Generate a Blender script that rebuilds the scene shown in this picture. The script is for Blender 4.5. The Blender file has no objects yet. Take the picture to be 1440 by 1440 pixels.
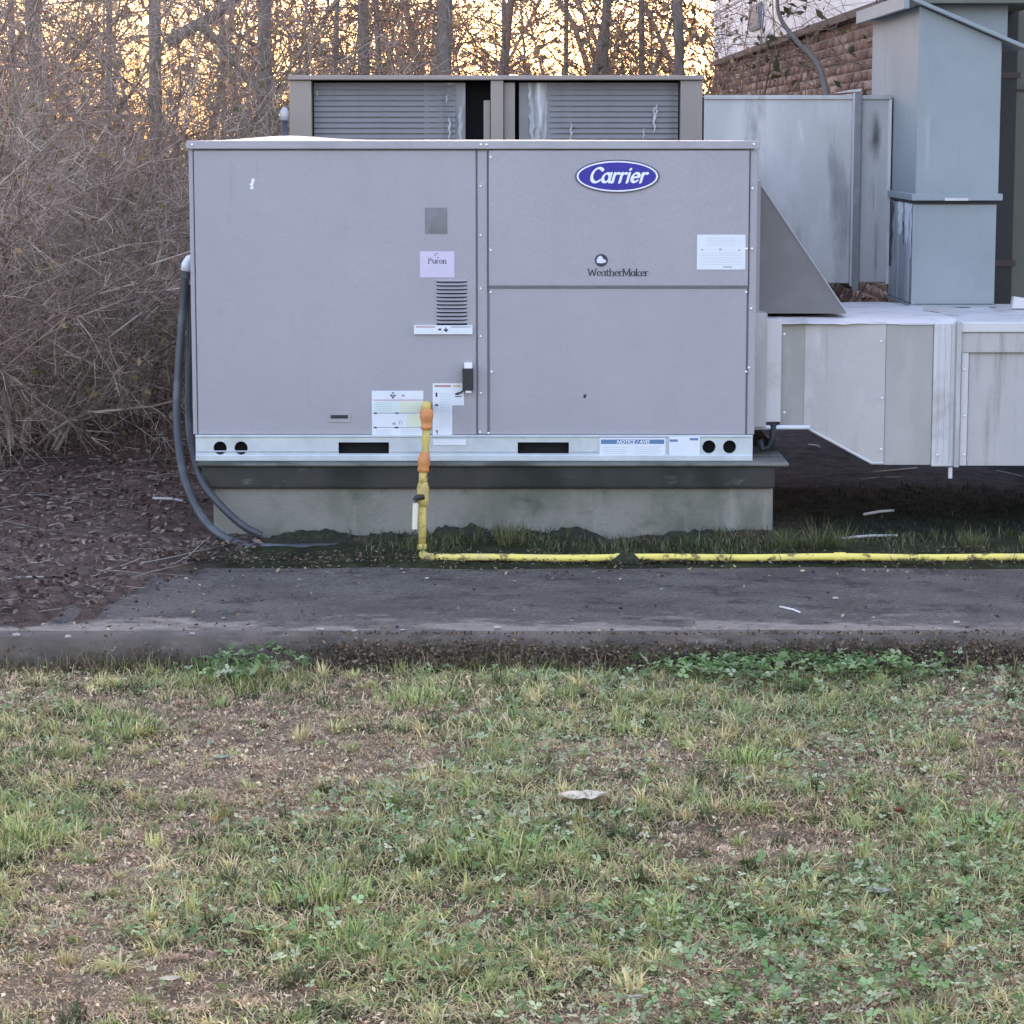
import bpy, math, random
import numpy as np
from mathutils import Vector

random.seed(7)
RNG = np.random.default_rng(11)
C = bpy.context.scene.collection
SC = bpy.context.scene

# ------------------------------------------------------------------ camera, sky, sun, exposure
F = 3700.0                       # focal length in pixels of the 1440 px photograph
TH = math.atan(530.0 / F)        # the camera looks a little down
HC = 1.63                        # eye height above the pavement
cam_d = bpy.data.cameras.new('camera')
cam = bpy.data.objects.new('camera', cam_d)
C.objects.link(cam)
cam.location = (0, 0, HC)
cam.rotation_euler = (math.radians(90) - TH, 0, 0)
cam_d.sensor_width = 36.0
cam_d.lens = F / 1440.0 * 36.0
cam_d.clip_start = 0.1
cam_d.clip_end = 2000
SC.camera = cam

SUN_EL = math.radians(10.0)
SUN_ROT = math.radians(24.0)
world = bpy.data.worlds.new('World')
SC.world = world
world.use_nodes = True
nt = world.node_tree
nt.nodes.clear()
sky = nt.nodes.new('ShaderNodeTexSky')
sky.sky_type = 'NISHITA'
sky.sun_disc = False
sky.sun_elevation = SUN_EL
sky.sun_rotation = SUN_ROT
sky.air_density = 1.0
sky.dust_density = 3.6
sky.ozone_density = 1.2
bg = nt.nodes.new('ShaderNodeBackground')
bg.inputs['Strength'].default_value = 0.15
wo = nt.nodes.new('ShaderNodeOutputWorld')
tint = nt.nodes.new('ShaderNodeMix')          # white balance of the dusk sky, the same in every direction
tint.data_type = 'RGBA'
tint.blend_type = 'MULTIPLY'
tint.inputs[0].default_value = 1.0
tint.inputs[7].default_value = (1.14, 0.955, 1.01, 1)
nt.links.new(sky.outputs[0], tint.inputs[6])
nt.links.new(tint.outputs[2], bg.inputs[0])
nt.links.new(bg.outputs[0], wo.inputs[0])

sun_d = bpy.data.lights.new('sun', 'SUN')
sun_d.energy = 0.12
sun_d.angle = math.radians(10)
sun_d.color = (1.0, 0.78, 0.52)
sun = bpy.data.objects.new('sun', sun_d)
C.objects.link(sun)
sdir = Vector((math.sin(SUN_ROT) * math.cos(SUN_EL), math.cos(SUN_ROT) * math.cos(SUN_EL), math.sin(SUN_EL)))
sun.rotation_euler = sdir.to_track_quat('Z', 'Y').to_euler()
sun.location = (0, 40, 20)

SC.view_settings.view_transform = 'Standard'
SC.view_settings.look = 'None'
SC.view_settings.exposure = 2.98
SC.view_settings.gamma = 1.0
SC.view_settings.use_curve_mapping = False


def P(px, py, Y):
    """world point on the vertical plane at distance Y that photo pixel (px,py) shows"""
    u = (px - 720.0) / F
    v = (720.0 - py) / F
    dy = math.cos(TH) + v * math.sin(TH)
    dz = -math.sin(TH) + v * math.cos(TH)
    t = Y / dy
    return Vector((t * u, Y, HC + t * dz))


def G(px, py, z=0.0):
    """world point at height z that photo pixel (px,py) shows"""
    u = (px - 720.0) / F
    v = (720.0 - py) / F
    dy = math.cos(TH) + v * math.sin(TH)
    dz = -math.sin(TH) + v * math.cos(TH)
    t = (z - HC) / dz
    return Vector((t * u, t * dy, z))


# ------------------------------------------------------------------ materials
MATS = {}


def new_mat(name):
    m = bpy.data.materials.new(name)
    m.use_nodes = True
    MATS[name] = m
    n = m.node_tree.nodes
    return m, m.node_tree, n, n['Principled BSDF']


def add_noise(t, coord, scale, detail=4, rough=0.55, stretch=(1, 1, 1), lo=0.35, hi=0.65, dist=0.0):
    mp = t.nodes.new('ShaderNodeMapping')
    mp.inputs['Scale'].default_value = stretch
    t.links.new(coord, mp.inputs[0])
    nz = t.nodes.new('ShaderNodeTexNoise')
    nz.inputs['Scale'].default_value = scale
    nz.inputs['Detail'].default_value = detail
    nz.inputs['Roughness'].default_value = rough
    nz.inputs['Distortion'].default_value = dist
    t.links.new(mp.outputs[0], nz.inputs['Vector'])
    mr = t.nodes.new('ShaderNodeMapRange')
    mr.interpolation_type = 'SMOOTHSTEP'
    mr.inputs[1].default_value = lo
    mr.inputs[2].default_value = hi
    t.links.new(nz.outputs[0], mr.inputs[0])
    return mr.outputs[0], nz.outputs[0]


def mixc(t, fac, a, b):
    mx = t.nodes.new('ShaderNodeMix')
    mx.data_type = 'RGBA'
    if isinstance(fac, (int, float)):
        mx.inputs[0].default_value = fac
    else:
        t.links.new(fac, mx.inputs[0])
    for k, v in ((6, a), (7, b)):
        if isinstance(v, tuple):
            mx.inputs[k].default_value = (*v, 1) if len(v) == 3 else v
        else:
            t.links.new(v, mx.inputs[k])
    return mx.outputs[2]


def pmat(name, base, layers=(), rough=0.6, metal=0.0, bump=None, spec=0.5):
    """layers: (colour, scale, lo, hi, stretch, amount); bump: (scale, strength, distance)"""
    m, t, n, p = new_mat(name)
    tc = n.new('ShaderNodeTexCoord').outputs['Object']
    col = base
    for (c, sc, lo, hi, st, amt) in layers:
        f, _ = add_noise(t, tc, sc, 5, 0.6, st, lo, hi)
        if amt < 1:
            mu = n.new('ShaderNodeMath'); mu.operation = 'MULTIPLY'
            t.links.new(f, mu.inputs[0]); mu.inputs[1].default_value = amt
            f = mu.outputs[0]
        col = mixc(t, f, col, c)
    if isinstance(col, tuple):
        p.inputs['Base Color'].default_value = (*col, 1)
    else:
        t.links.new(col, p.inputs['Base Color'])
    p.inputs['Roughness'].default_value = rough
    p.inputs['Metallic'].default_value = metal
    p.inputs['Specular IOR Level'].default_value = spec
    if bump:
        _, raw = add_noise(t, tc, bump[0], 6, 0.65)
        b = n.new('ShaderNodeBump')
        b.inputs['Strength'].default_value = bump[1]
        b.inputs['Distance'].default_value = bump[2]
        t.links.new(raw, b.inputs['Height'])
        t.links.new(b.outputs[0], p.inputs['Normal'])
    return m


def attr_mat(name, rough=0.8, translucent=0.0, spec=0.25, mult=(1, 1, 1)):
    m, t, n, p = new_mat(name)
    a = n.new('ShaderNodeAttribute'); a.attribute_name = 'Col'
    mm = n.new('ShaderNodeMix'); mm.data_type = 'RGBA'; mm.blend_type = 'MULTIPLY'
    mm.inputs[0].default_value = 1.0
    t.links.new(a.outputs['Color'], mm.inputs[6])
    mm.inputs[7].default_value = (*mult, 1)
    t.links.new(mm.outputs[2], p.inputs['Base Color'])
    p.inputs['Roughness'].default_value = rough
    p.inputs['Specular IOR Level'].default_value = spec
    if translucent > 0:
        tr = n.new('ShaderNodeBsdfTranslucent')
        t.links.new(mm.outputs[2], tr.inputs['Color'])
        ms = n.new('ShaderNodeMixShader'); ms.inputs[0].default_value = translucent
        t.links.new(p.outputs[0], ms.inputs[1]); t.links.new(tr.outputs[0], ms.inputs[2])
        t.links.new(ms.outputs[0], n['Material Output'].inputs[0])
    return m


one = (1, 1, 1)
M_PAINT = pmat('unit_paint', (0.330, 0.312, 0.325),
               [((0.365, 0.335, 0.352), 2.2, 0.35, 0.7, (1, 1, 0.6), 0.8),
                ((0.29, 0.27, 0.265), 5.0, 0.5, 0.8, (1, 1, 0.35), 0.35),
                ((0.43, 0.41, 0.43), 230, 0.46, 0.66, one, 0.55),
                ((0.23, 0.215, 0.21), 13, 0.60, 0.78, (2.2, 1, 0.18), 0.28)], rough=0.40, bump=(2.2, 0.22, 0.03))
M_PAINT2 = pmat('old_unit_paint', (0.31, 0.258, 0.215),
                [((0.25, 0.215, 0.19), 4.0, 0.4, 0.75, (1, 1, 0.4), 0.7),
                 ((0.38, 0.34, 0.31), 9.0, 0.55, 0.8, (2, 2, 0.5), 0.4)], rough=0.55)
M_CAP = pmat('roof_cap_paint', (0.38, 0.36, 0.37),
             [((0.30, 0.285, 0.29), 6.0, 0.4, 0.7, one, 0.6)], rough=0.4)
M_GALV = pmat('galvanised_rail', (0.56, 0.60, 0.62),
              [((0.44, 0.48, 0.50), 9.0, 0.35, 0.7, one, 0.7),
               ((0.66, 0.70, 0.71), 30, 0.5, 0.8, one, 0.5)], rough=0.38, metal=0.35)
M_DARK = pmat('dark_interior', (0.012, 0.012, 0.014), rough=0.9)  # near-black that stands in for the shade inside holes and openings
M_DARKPLATE = pmat('faded_plate', (0.19, 0.185, 0.19), [((0.25, 0.24, 0.25), 14, 0.4, 0.7, one, 0.8)], rough=0.6)
M_COIL = pmat('coil_guard', (0.215, 0.205, 0.20),
              [((0.36, 0.355, 0.35), 2.6, 0.55, 0.74, (1.6, 1, 0.35), 0.8),
               ((0.10, 0.095, 0.09), 5, 0.5, 0.75, one, 0.6)], rough=0.55, metal=0.3)
M_COILSHEET = pmat('stained_sheet', (0.24, 0.235, 0.225),
                   [((0.72, 0.72, 0.72), 6.0, 0.52, 0.70, (2.2, 1, 0.25), 0.9),
                    ((0.14, 0.13, 0.13), 4.0, 0.56, 0.75, (2.5, 1, 0.3), 0.8)], rough=0.6)
M_STREAK = pmat('mineral_scale', (0.50, 0.49, 0.48), [((0.36, 0.36, 0.36), 30, 0.4, 0.65, (1, 1, .4), .9)], rough=.8)
M_SCREW = pmat('bright_screw', (0.80, 0.80, 0.82), rough=0.3, metal=0.4)
M_WHITE = pmat('white_sticker', (0.72, 0.74, 0.76), [((0.64, 0.66, 0.70), 12, 0.4, 0.7, one, 0.6)], rough=0.45)
M_PINK = pmat('lilac_sticker', (0.62, 0.54, 0.66), [((0.56, 0.50, 0.62), 16, 0.4, 0.7, one, 0.6)], rough=0.5)
M_PRINT = pmat('grey_print', (0.30, 0.31, 0.34), rough=0.6)
M_PRINTL = pmat('pale_print', (0.52, 0.55, 0.58), rough=0.6)
M_BLACKP = pmat('black_print', (0.035, 0.033, 0.05), rough=0.5)
M_REDP = pmat('red_print', (0.42, 0.22, 0.20), rough=0.6)
M_ORANGEP = pmat('orange_print', (0.60, 0.42, 0.20), rough=0.6)
M_BLUEP = pmat('blue_print', (0.10, 0.20, 0.34), rough=0.5)
M_YELP = pmat('yellowed_print', (0.68, 0.70, 0.52), rough=0.5)
M_GREENP = pmat('pale_green_print', (0.62, 0.70, 0.66), rough=0.5)
M_BADGE = pmat('badge_blue', (0.022, 0.016, 0.27), [((0.03, 0.022, 0.33), 40, 0.4, 0.7, one, 0.7)], rough=0.3)
M_BADGEDK = pmat('badge_rim', (0.05, 0.05, 0.12), rough=0.4)
M_BADGEW = pmat('badge_white', (0.82, 0.82, 0.85), rough=0.35)
M_YELLOW = pmat('yellow_pipe', (0.60, 0.46, 0.13),
                [((0.36, 0.30, 0.15), 14, 0.45, 0.7, (1, 1, 0.6), 0.9),
                 ((0.17, 0.13, 0.08), 26, 0.54, 0.66, one, 0.9)], rough=0.7, spec=0.25, bump=(50, .5, .004))
M_YELLOWB = pmat('bright_yellow_pipe', (0.82, 0.67, 0.16),
                 [((0.62, 0.52, 0.22), 6, 0.5, 0.7, one, 0.7),
                  ((0.20, 0.14, 0.06), 9, 0.56, 0.62, (1, 1.5, 1.5), 0.9)], rough=0.7, spec=0.25, bump=(40, .4, .004))
M_ORANGE = pmat('orange_fitting', (0.60, 0.24, 0.07),
                [((0.42, 0.19, 0.07), 22, 0.45, 0.7, one, 0.8)], rough=0.55)
M_HANDLE = pmat('pale_handle', (0.72, 0.68, 0.50), rough=0.5)
M_CONDUIT = pmat('grey_conduit', (0.048, 0.050, 0.054), [((0.13, 0.135, 0.14), 6, 0.45, 0.7, one, 0.7)], rough=0.45)
M_PVC = pmat('white_fitting', (0.70, 0.73, 0.76), rough=0.4)
M_BLACK = pmat('black_plastic', (0.02, 0.02, 0.021), [((0.05, 0.05, 0.05), 60, 0.5, 0.8, one, 0.6)], rough=0.6)
M_DUCT = pmat('painted_duct', (0.470, 0.439, 0.410),
              [((0.420, 0.400, 0.387), 2.4, 0.4, 0.7, (1, 1, 0.5), 0.9),
               ((0.620, 0.589, 0.558), 7, 0.5, 0.75, (1, 1, 0.4), 0.6),
               ((0.240, 0.217, 0.180), 5.0, 0.52, 0.72, (2.8, 1, 0.22), 0.75)], rough=0.55, bump=(4, 0.35, 0.025))
M_DUCTD = pmat('shaded_duct', (0.405, 0.378, 0.345),  # darker copy of the duct colour: shade of the turned faces painted in
              [((0.330, 0.314, 0.279), 3.2, 0.4, 0.7, (1, 1, 0.5), 0.9),
                ((0.480, 0.454, 0.423), 9, 0.5, 0.75, (1, 1, 0.3), 0.5)], rough=0.6, bump=(4, 0.12, 0.02))
M_SEAL = pmat('white_sealant', (0.600, 0.572, 0.558),
              [((0.420, 0.398, 0.372), 6, 0.45, 0.7, one, 0.8)], rough=0.5, bump=(18, 0.3, 0.01))
M_DUCTB = pmat('weathered_galvanised', (0.400, 0.398, 0.391),
               [((0.520, 0.504, 0.501), 2.6, 0.42, 0.68, (1.3, 1, 0.45), 0.9),
                ((0.200, 0.194, 0.191), 4.4, 0.52, 0.72, (1.6, 1, 0.35), 0.85),
                ((0.620, 0.601, 0.582), 9, 0.6, 0.75, (2, 1, 0.22), 0.6),
                ((0.13, 0.128, 0.12), 8, 0.60, 0.76, (2.4, 1, 0.16), 0.7)], rough=0.5, metal=0.2, bump=(3, 0.1, 0.02))
M_TOWER = pmat('blue_grey_paint', (0.245, 0.276, 0.284),
               [((0.280, 0.310, 0.316), 2.2, 0.4, 0.7, one, 0.8),
                ((0.200, 0.228, 0.233), 6, 0.5, 0.75, (1, 1, 0.5), 0.5),
                ((0.15, 0.16, 0.16), 7, 0.58, 0.78, (2.5, 1, 0.2), 0.55),
                ((0.36, 0.38, 0.38), 9, 0.62, 0.78, (2.2, 1, 0.18), 0.5)], rough=0.5, bump=(5, 0.05, 0.01))
M_TOWERST = pmat('streaked_blue_grey', (0.300, 0.339, 0.353),
                 [((0.550, 0.563, 0.558), 5, 0.48, 0.62, (1, 2.2, 0.25), 0.85),
                  ((0.050, 0.049, 0.056), 4, 0.54, 0.66, (1, 2.0, 0.28), 0.9)], rough=0.55)
M_HOOD = pmat('hood_paint', (0.165, 0.155, 0.15), [((0.22, 0.21, 0.21), 5, 0.45, 0.7, one, 0.7)], rough=0.5)
M_OLIVE = pmat('olive_wall', (0.15, 0.15, 0.118), [((0.11, 0.112, 0.088), 3, 0.4, 0.7, one, 0.8)], rough=0.8, bump=(25, 0.3, 0.01))
M_SIDING = pmat('white_siding', (0.80, 0.84, 0.88), [((0.68, 0.72, 0.76), 1.6, 0.45, 0.75, (1, 1, 0.4), 0.7)], rough=0.5)
M_SIDETRIM = pmat('dark_trim', (0.07, 0.05, 0.045), rough=0.7)
M_BRICK = attr_mat('brick', rough=0.85)
M_MORTAR = pmat('mortar', (0.36, 0.30, 0.27), rough=0.9)
M_CONC = pmat('old_concrete', (0.235, 0.222, 0.185),
              [((0.135, 0.137, 0.103), 3.0, 0.4, 0.65, one, 0.9),
               ((0.290, 0.274, 0.230), 7, 0.5, 0.72, (1.6, 1, 0.3), 0.8),
               ((0.050, 0.059, 0.032), 3.3, 0.54, 0.70, (1, 1, 1.6), 0.8)], rough=0.85, bump=(60, 0.7, 0.008))
M_CONCDK = pmat('mossy_dark_concrete', (0.045, 0.043, 0.036),
                [((0.016, 0.020, 0.012), 3, 0.4, 0.65, one, 0.9),
                 ((0.15, 0.14, 0.12), 9, 0.60, 0.72, (0.5, 1, 2), 0.8)], rough=0.9, bump=(40, 0.5, 0.008))
M_LEDGE = pmat('mossy_ledge', (0.17, 0.165, 0.14),
               [((0.06, 0.062, 0.045), 5, 0.42, 0.62, (0.5, 1, 1), 0.95),
                ((0.34, 0.33, 0.29), 9, 0.62, 0.74, (0.6, 1, 1), 0.7)], rough=0.9, bump=(40, 0.5, 0.006))
M_BARK = pmat('grey_bark', (0.21, 0.175, 0.145),  # paled bark: haze of the glow behind the wood is in the colour
              [((0.32, 0.27, 0.23), 5, 0.4, 0.7, (4, 4, 0.7), 0.9),
               ((0.09, 0.075, 0.065), 9, 0.5, 0.75, (4, 4, 0.6), 0.7)], rough=0.9, bump=(14, 0.7, 0.02))
M_TWIG = attr_mat('twig_bark', rough=0.85)
M_LEAF = attr_mat('dry_leaf', rough=0.7, translucent=0.35)
M_GRASS = attr_mat('grass_blade', rough=0.6, translucent=0.25)
M_LITTER = attr_mat('litter', rough=0.85)


def ground_mat():
    m, t, n, p = new_mat('bare_ground')
    tc = n.new('ShaderNodeTexCoord').outputs['Object']
    a = n.new('ShaderNodeAttribute'); a.attribute_name = 'Col'
    f1, r1 = add_noise(t, tc, 14, 6, 0.65, one, 0.35, 0.65)
    f2, _ = add_noise(t, tc, 70, 4, 0.6, one, 0.52, 0.66)
    c = n.new('ShaderNodeMix'); c.data_type = 'RGBA'; c.blend_type = 'MULTIPLY'
    c.inputs[0].default_value = 1
    t.links.new(a.outputs['Color'], c.inputs[6])
    t.links.new(mixc(t, f1, (0.62, 0.62, 0.62), (1.25, 1.2, 1.15)), c.inputs[7])
    c2 = n.new('ShaderNodeMix'); c2.data_type = 'RGBA'; c2.blend_type = 'MULTIPLY'
    c2.inputs[0].default_value = 1
    t.links.new(c.outputs[2], c2.inputs[6])
    t.links.new(mixc(t, f2, (0.92, 0.92, 0.92), (1.7, 1.6, 1.5)), c2.inputs[7])
    t.links.new(c2.outputs[2], p.inputs['Base Color'])
    p.inputs['Roughness'].default_value = 0.95
    p.inputs['Specular IOR Level'].default_value = 0.15
    b = n.new('ShaderNodeBump'); b.inputs['Strength'].default_value = 0.8; b.inputs['Distance'].default_value = 0.02
    t.links.new(r1, b.inputs['Height']); t.links.new(b.outputs[0], p.inputs['Normal'])
    return m


M_GROUND = ground_mat()


def pavement_mat():
    m, t, n, p = new_mat('worn_pavement')
    tc = n.new('ShaderNodeTexCoord').outputs['Object']
    base = (0.088, 0.076, 0.062)
    f, _ = add_noise(t, tc, 2.6, 6, 0.7, (0.9, 1.1, 1), 0.36, 0.64)
    col = mixc(t, f, base, (0.165, 0.145, 0.118))
    f, _ = add_noise(t, tc, 5.0, 7, 0.75, (0.9, 1.0, 1), 0.50, 0.64)
    col = mixc(t, f, col, (0.034, 0.030, 0.026))
    f, _ = add_noise(t, tc, 7.0, 8, 0.8, (0.8, 1.2, 1), 0.57, 0.66)
    col = mixc(t, f, col, (0.22, 0.20, 0.172))
    f, r = add_noise(t, tc, 90, 4, 0.7, (0.6, 1.3, 1), 0.42, 0.62)
    col = mixc(t, f, col, mixc(t, 0.75, col, (0.036, 0.032, 0.028)))
    f, r = add_noise(t, tc, 200, 3, 0.6, one, 0.56, 0.68)
    col = mixc(t, f, col, (0.25, 0.235, 0.22))
    # the edge strip towards the kerb is worn to pale concrete, with a ragged border
    sep = n.new('ShaderNodeSeparateXYZ'); t.links.new(tc, sep.inputs[0])
    _, rn = add_noise(t, tc, 3.0, 8, 0.72, (0.7, 1.2, 1))
    ad = n.new('ShaderNodeMath'); ad.operation = 'MULTIPLY_ADD'
    t.links.new(rn, ad.inputs[0]); ad.inputs[1].default_value = 1.5
    t.links.new(sep.outputs['Y'], ad.inputs[2])
    mr = n.new('ShaderNodeMapRange'); mr.interpolation_type = 'SMOOTHSTEP'
    t.links.new(ad.outputs[0], mr.inputs[0])
    mr.inputs[1].default_value = 0.86; mr.inputs[2].default_value = 1.06; mr.inputs[3].default_value = 1.0; mr.inputs[4].default_value = 0.0
    _, rr = add_noise(t, tc, 26, 5, 0.75, (0.9, 1.1, 1))
    pale = mixc(t, rr, (0.07, 0.06, 0.048), (0.46, 0.40, 0.32))
    col = mixc(t, mr.outputs[0], col, pale)
    t.links.new(col, p.inputs['Base Color'])
    p.inputs['Roughness'].default_value = 0.9
    p.inputs['Specular IOR Level'].default_value = 0.25
    b = n.new('ShaderNodeBump'); b.inputs['Strength'].default_value = 0.9; b.inputs['Distance'].default_value = 0.010
    _, r2 = add_noise(t, tc, 60, 6, 0.7)
    t.links.new(r2, b.inputs['Height']); t.links.new(b.outputs[0], p.inputs['Normal'])
    return m


M_PAVE = pavement_mat()
M_KERB = pmat('kerb_face', (0.135, 0.108, 0.086),
              [((0.075, 0.064, 0.052), 4, 0.4, 0.65, (1, 1, 1.5), 0.9),
               ((0.25, 0.215, 0.18), 14, 0.55, 0.75, (0.6, 1, 1.5), 0.7),
               ((0.035, 0.032, 0.028), 3, 0.6, 0.72, one, 0.8)], rough=0.95, bump=(45, 0.6, 0.012))

# ------------------------------------------------------------------ mesh helpers
ORIG = {}


class MB:
    def __init__(self):
        self.v = []
        self.f = []

    def add(self, vs, fs):
        o = len(self.v)
        self.v.extend([tuple(x) for x in vs])
        self.f.extend([tuple(i + o for i in f) for f in fs])
        return self

    def box(self, x0, x1, y0, y1, z0, z1):
        return self.add([(x0, y0, z0), (x1, y0, z0), (x1, y1, z0), (x0, y1, z0),
                         (x0, y0, z1), (x1, y0, z1), (x1, y1, z1), (x0, y1, z1)],
                        [(0, 3, 2, 1), (4, 5, 6, 7), (0, 1, 5, 4), (1, 2, 6, 5), (2, 3, 7, 6), (3, 0, 4, 7)])

    def prism(self, poly, y0, y1):
        """polygon in XZ (counter-clockwise seen from the front, -Y) extruded from y0 to y1"""
        n = len(poly)
        vs = [(x, y0, z) for x, z in poly] + [(x, y1, z) for x, z in poly]
        fs = [tuple(range(n)), tuple(range(2 * n - 1, n - 1, -1))]
        fs += [(i, i + n, (i + 1) % n + n, (i + 1) % n) for i in range(n)]
        return self.add(vs, fs)

    def tube(self, pts, rad, n=10, cap=True):
        pts = [Vector(p) for p in pts]
        if isinstance(rad, (int, float)):
            rad = [rad] * len(pts)
        up = None
        vs, fs = [], []
        for i, p in enumerate(pts):
            a = pts[max(i - 1, 0)]; b = pts[min(i + 1, len(pts) - 1)]
            d = (b - a)
            if d.length < 1e-9:
                d = Vector((0, 0, 1))
            d.normalize()
            if up is None:
                up = d.orthogonal().normalized()
            up = (up - d * up.dot(d))
            if up.length < 1e-6:
                up = d.orthogonal()
            up.normalize()
            s = d.cross(up)
            for k in range(n):
                an = 2 * math.pi * k / n
                vs.append(p + (up * math.cos(an) + s * math.sin(an)) * rad[i])
        m = len(pts)
        for i in range(m - 1):
            for k in range(n):
                k2 = (k + 1) % n
                fs.append((i * n + k, i * n + k2, (i + 1) * n + k2, (i + 1) * n + k))
        if cap:
            fs.append(tuple(range(n - 1, -1, -1)))
            fs.append(tuple((m - 1) * n + k for k in range(n)))
        return self.add(vs, fs)

    def lathe(self, base, axis, prof, n=14):
        """prof: list of (distance along axis, radius)"""
        ax = Vector(axis).normalized()
        return self.tube([Vector(base) + ax * d for d, r in prof], [r for d, r in prof], n)


def finish_obj(name, me, mat, parent, origin):
    me.materials.append(mat)
    ob = bpy.data.objects.new(name, me)
    C.objects.link(ob)
    if parent is not None:
        ob.parent = parent
        ob.location = Vector(origin) - ORIG[parent]
    else:
        ob.location = origin
    ORIG[ob] = Vector(origin)
    return ob


def make(name, mb, mat, parent=None, origin=None, smooth=False, bevel=0.0):
    vs = np.array(mb.v, dtype=float)
    if origin is None:
        if parent is not None:
            origin = ORIG[parent]
        else:
            lo, hi = vs.min(0), vs.max(0)
            origin = Vector(((lo[0] + hi[0]) / 2, (lo[1] + hi[1]) / 2, lo[2]))
    vs = vs - np.array(origin)
    me = bpy.data.meshes.new(name)
    me.from_pydata(vs.tolist(), [], mb.f)
    me.update()
    if smooth:
        me.polygons.foreach_set('use_smooth', [True] * len(me.polygons))
    ob = finish_obj(name, me, mat, parent, origin)
    if bevel:
        bm = ob.modifiers.new('bevel', 'BEVEL')
        bm.width = bevel; bm.segments = 2; bm.limit_method = 'ANGLE'
    return ob


def share(src, parent, pos, rot=None):
    """another part using the same mesh"""
    o = src.copy()
    C.objects.link(o)
    o.parent = parent
    o.location = Vector(pos) - ORIG[parent] if parent else Vector(pos)
    if rot:
        o.rotation_euler = rot
    return o


def tag(o, label=None, cat=None, group=None, kind=None):
    if label: o['label'] = label
    if cat: o['category'] = cat
    if group: o['group'] = group
    if kind: o['kind'] = kind
    return o


def empty(name, loc, label, cat, group=None):
    o = bpy.data.objects.new(name, None)
    C.objects.link(o)
    o.location = loc
    o.empty_display_size = 0.1
    ORIG[o] = Vector(loc)
    return tag(o, label, cat, group)


def np_mesh(name, V, FACES, mat, parent=None, origin=(0, 0, 0), col=None, smooth=False):
    """V (n,3), FACES (m,k) fixed-size faces or list of such arrays, col (n,3)"""
    if not isinstance(FACES, list):
        FACES = [FACES]
    V = np.asarray(V, dtype=np.float32) - np.array(origin, dtype=np.float32)
    me = bpy.data.meshes.new(name)
    me.vertices.add(len(V))
    me.vertices.foreach_set('co', V.ravel())
    loops = np.concatenate([f.ravel() for f in FACES]).astype(np.int32)
    tot = np.concatenate([np.full(len(f), f.shape[1]) for f in FACES]).astype(np.int32)
    st = np.concatenate([[0], np.cumsum(tot)[:-1]]).astype(np.int32)
    me.loops.add(len(loops))
    me.loops.foreach_set('vertex_index', loops)
    me.polygons.add(len(tot))
    me.polygons.foreach_set('loop_start', st)
    me.polygons.foreach_set('loop_total', tot)
    if smooth:
        me.polygons.foreach_set('use_smooth', np.ones(len(tot), dtype=bool))
    me.update(calc_edges=True)
    if col is not None:
        at = me.attributes.new('Col', 'FLOAT_COLOR', 'POINT')
        c4 = np.ones((len(V), 4), dtype=np.float32)
        c4[:, :3] = col
        at.data.foreach_set('color', c4.ravel())
    return finish_obj(name, me, mat, parent, origin)


def seg_mesh(P0, P1, R0, R1, n=3):
    """separate n-sided tapered prisms for every segment"""
    P0 = np.asarray(P0, float); P1 = np.asarray(P1, float)
    R0 = np.asarray(R0, float); R1 = np.asarray(R1, float)
    d = P1 - P0
    L = np.linalg.norm(d, axis=1, keepdims=True) + 1e-9
    d = d / L
    ref = np.where(np.abs(d[:, 2:3]) < 0.9, np.array([[0, 0, 1.0]]), np.array([[1.0, 0, 0]]))
    a = np.cross(d, ref); a /= np.linalg.norm(a, axis=1, keepdims=True) + 1e-9
    b = np.cross(d, a)
    m = len(P0)
    V = np.zeros((m, 2 * n, 3))
    for k in range(n):
        an = 2 * math.pi * k / n
        o = a * math.cos(an) + b * math.sin(an)
        V[:, k] = P0 + o * R0[:, None]
        V[:, n + k] = P1 + o * R1[:, None]
    base = (np.arange(m) * 2 * n)[:, None]
    fs = []
    for k in range(n):
        k2 = (k + 1) % n
        fs.append(base + np.array([[k, k2, n + k2, n + k]]))
    return V.reshape(-1, 3), np.concatenate(fs)


class VNoise:
    def __init__(self, seed):
        self.g = np.random.default_rng(seed).random((256, 256))

    def __call__(self, x, y):
        xi = np.floor(x).astype(int); yi = np.floor(y).astype(int)
        fx = x - xi; fy = y - yi
        fx = fx * fx * (3 - 2 * fx); fy = fy * fy * (3 - 2 * fy)
        g = self.g
        a = g[xi % 256, yi % 256]; b = g[(xi + 1) % 256, yi % 256]
        c = g[xi % 256, (yi + 1) % 256]; d = g[(xi + 1) % 256, (yi + 1) % 256]
        return (a * (1 - fx) + b * fx) * (1 - fy) + (c * (1 - fx) + d * fx) * fy

    def fbm(self, x, y, o=4):
        s = 0; a = 0.5; t = 0
        for k in range(o):
            s = s + a * self(x * 2 ** k + 17.3 * k, y * 2 ** k + 9.1 * k)
            t += a; a *= 0.5
        return s / t


# ------------------------------------------------------------------ the ground, lawn, kerb and pavement
KY0 = 8.50          # front of the kerb
PY1 = 9.90          # back of the paved strip
LZ = -0.105         # lawn level
N1, N2, N3 = VNoise(1), VNoise(2), VNoise(3)

far = MB().add([(-400, -100, -0.16), (400, -100, -0.16), (400, 900, -0.16), (-400, 900, -0.16)], [(0, 1, 2, 3)])
M_FAR = pmat('far_ground', (0.06, 0.05, 0.035), [((0.09, 0.075, 0.05), 0.4, 0.4, 0.6, one, 0.9)], rough=0.95)
tag(make('ground', far, M_FAR, origin=(0, 0, -0.16)), kind='structure')


def lawn_h(x, y):
    h = LZ + (N1.fbm(x * 1.6, y * 1.6) - 0.5) * 0.05 + (N2.fbm(x * 9, y * 9, 2) - 0.5) * 0.018
    return h


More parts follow.
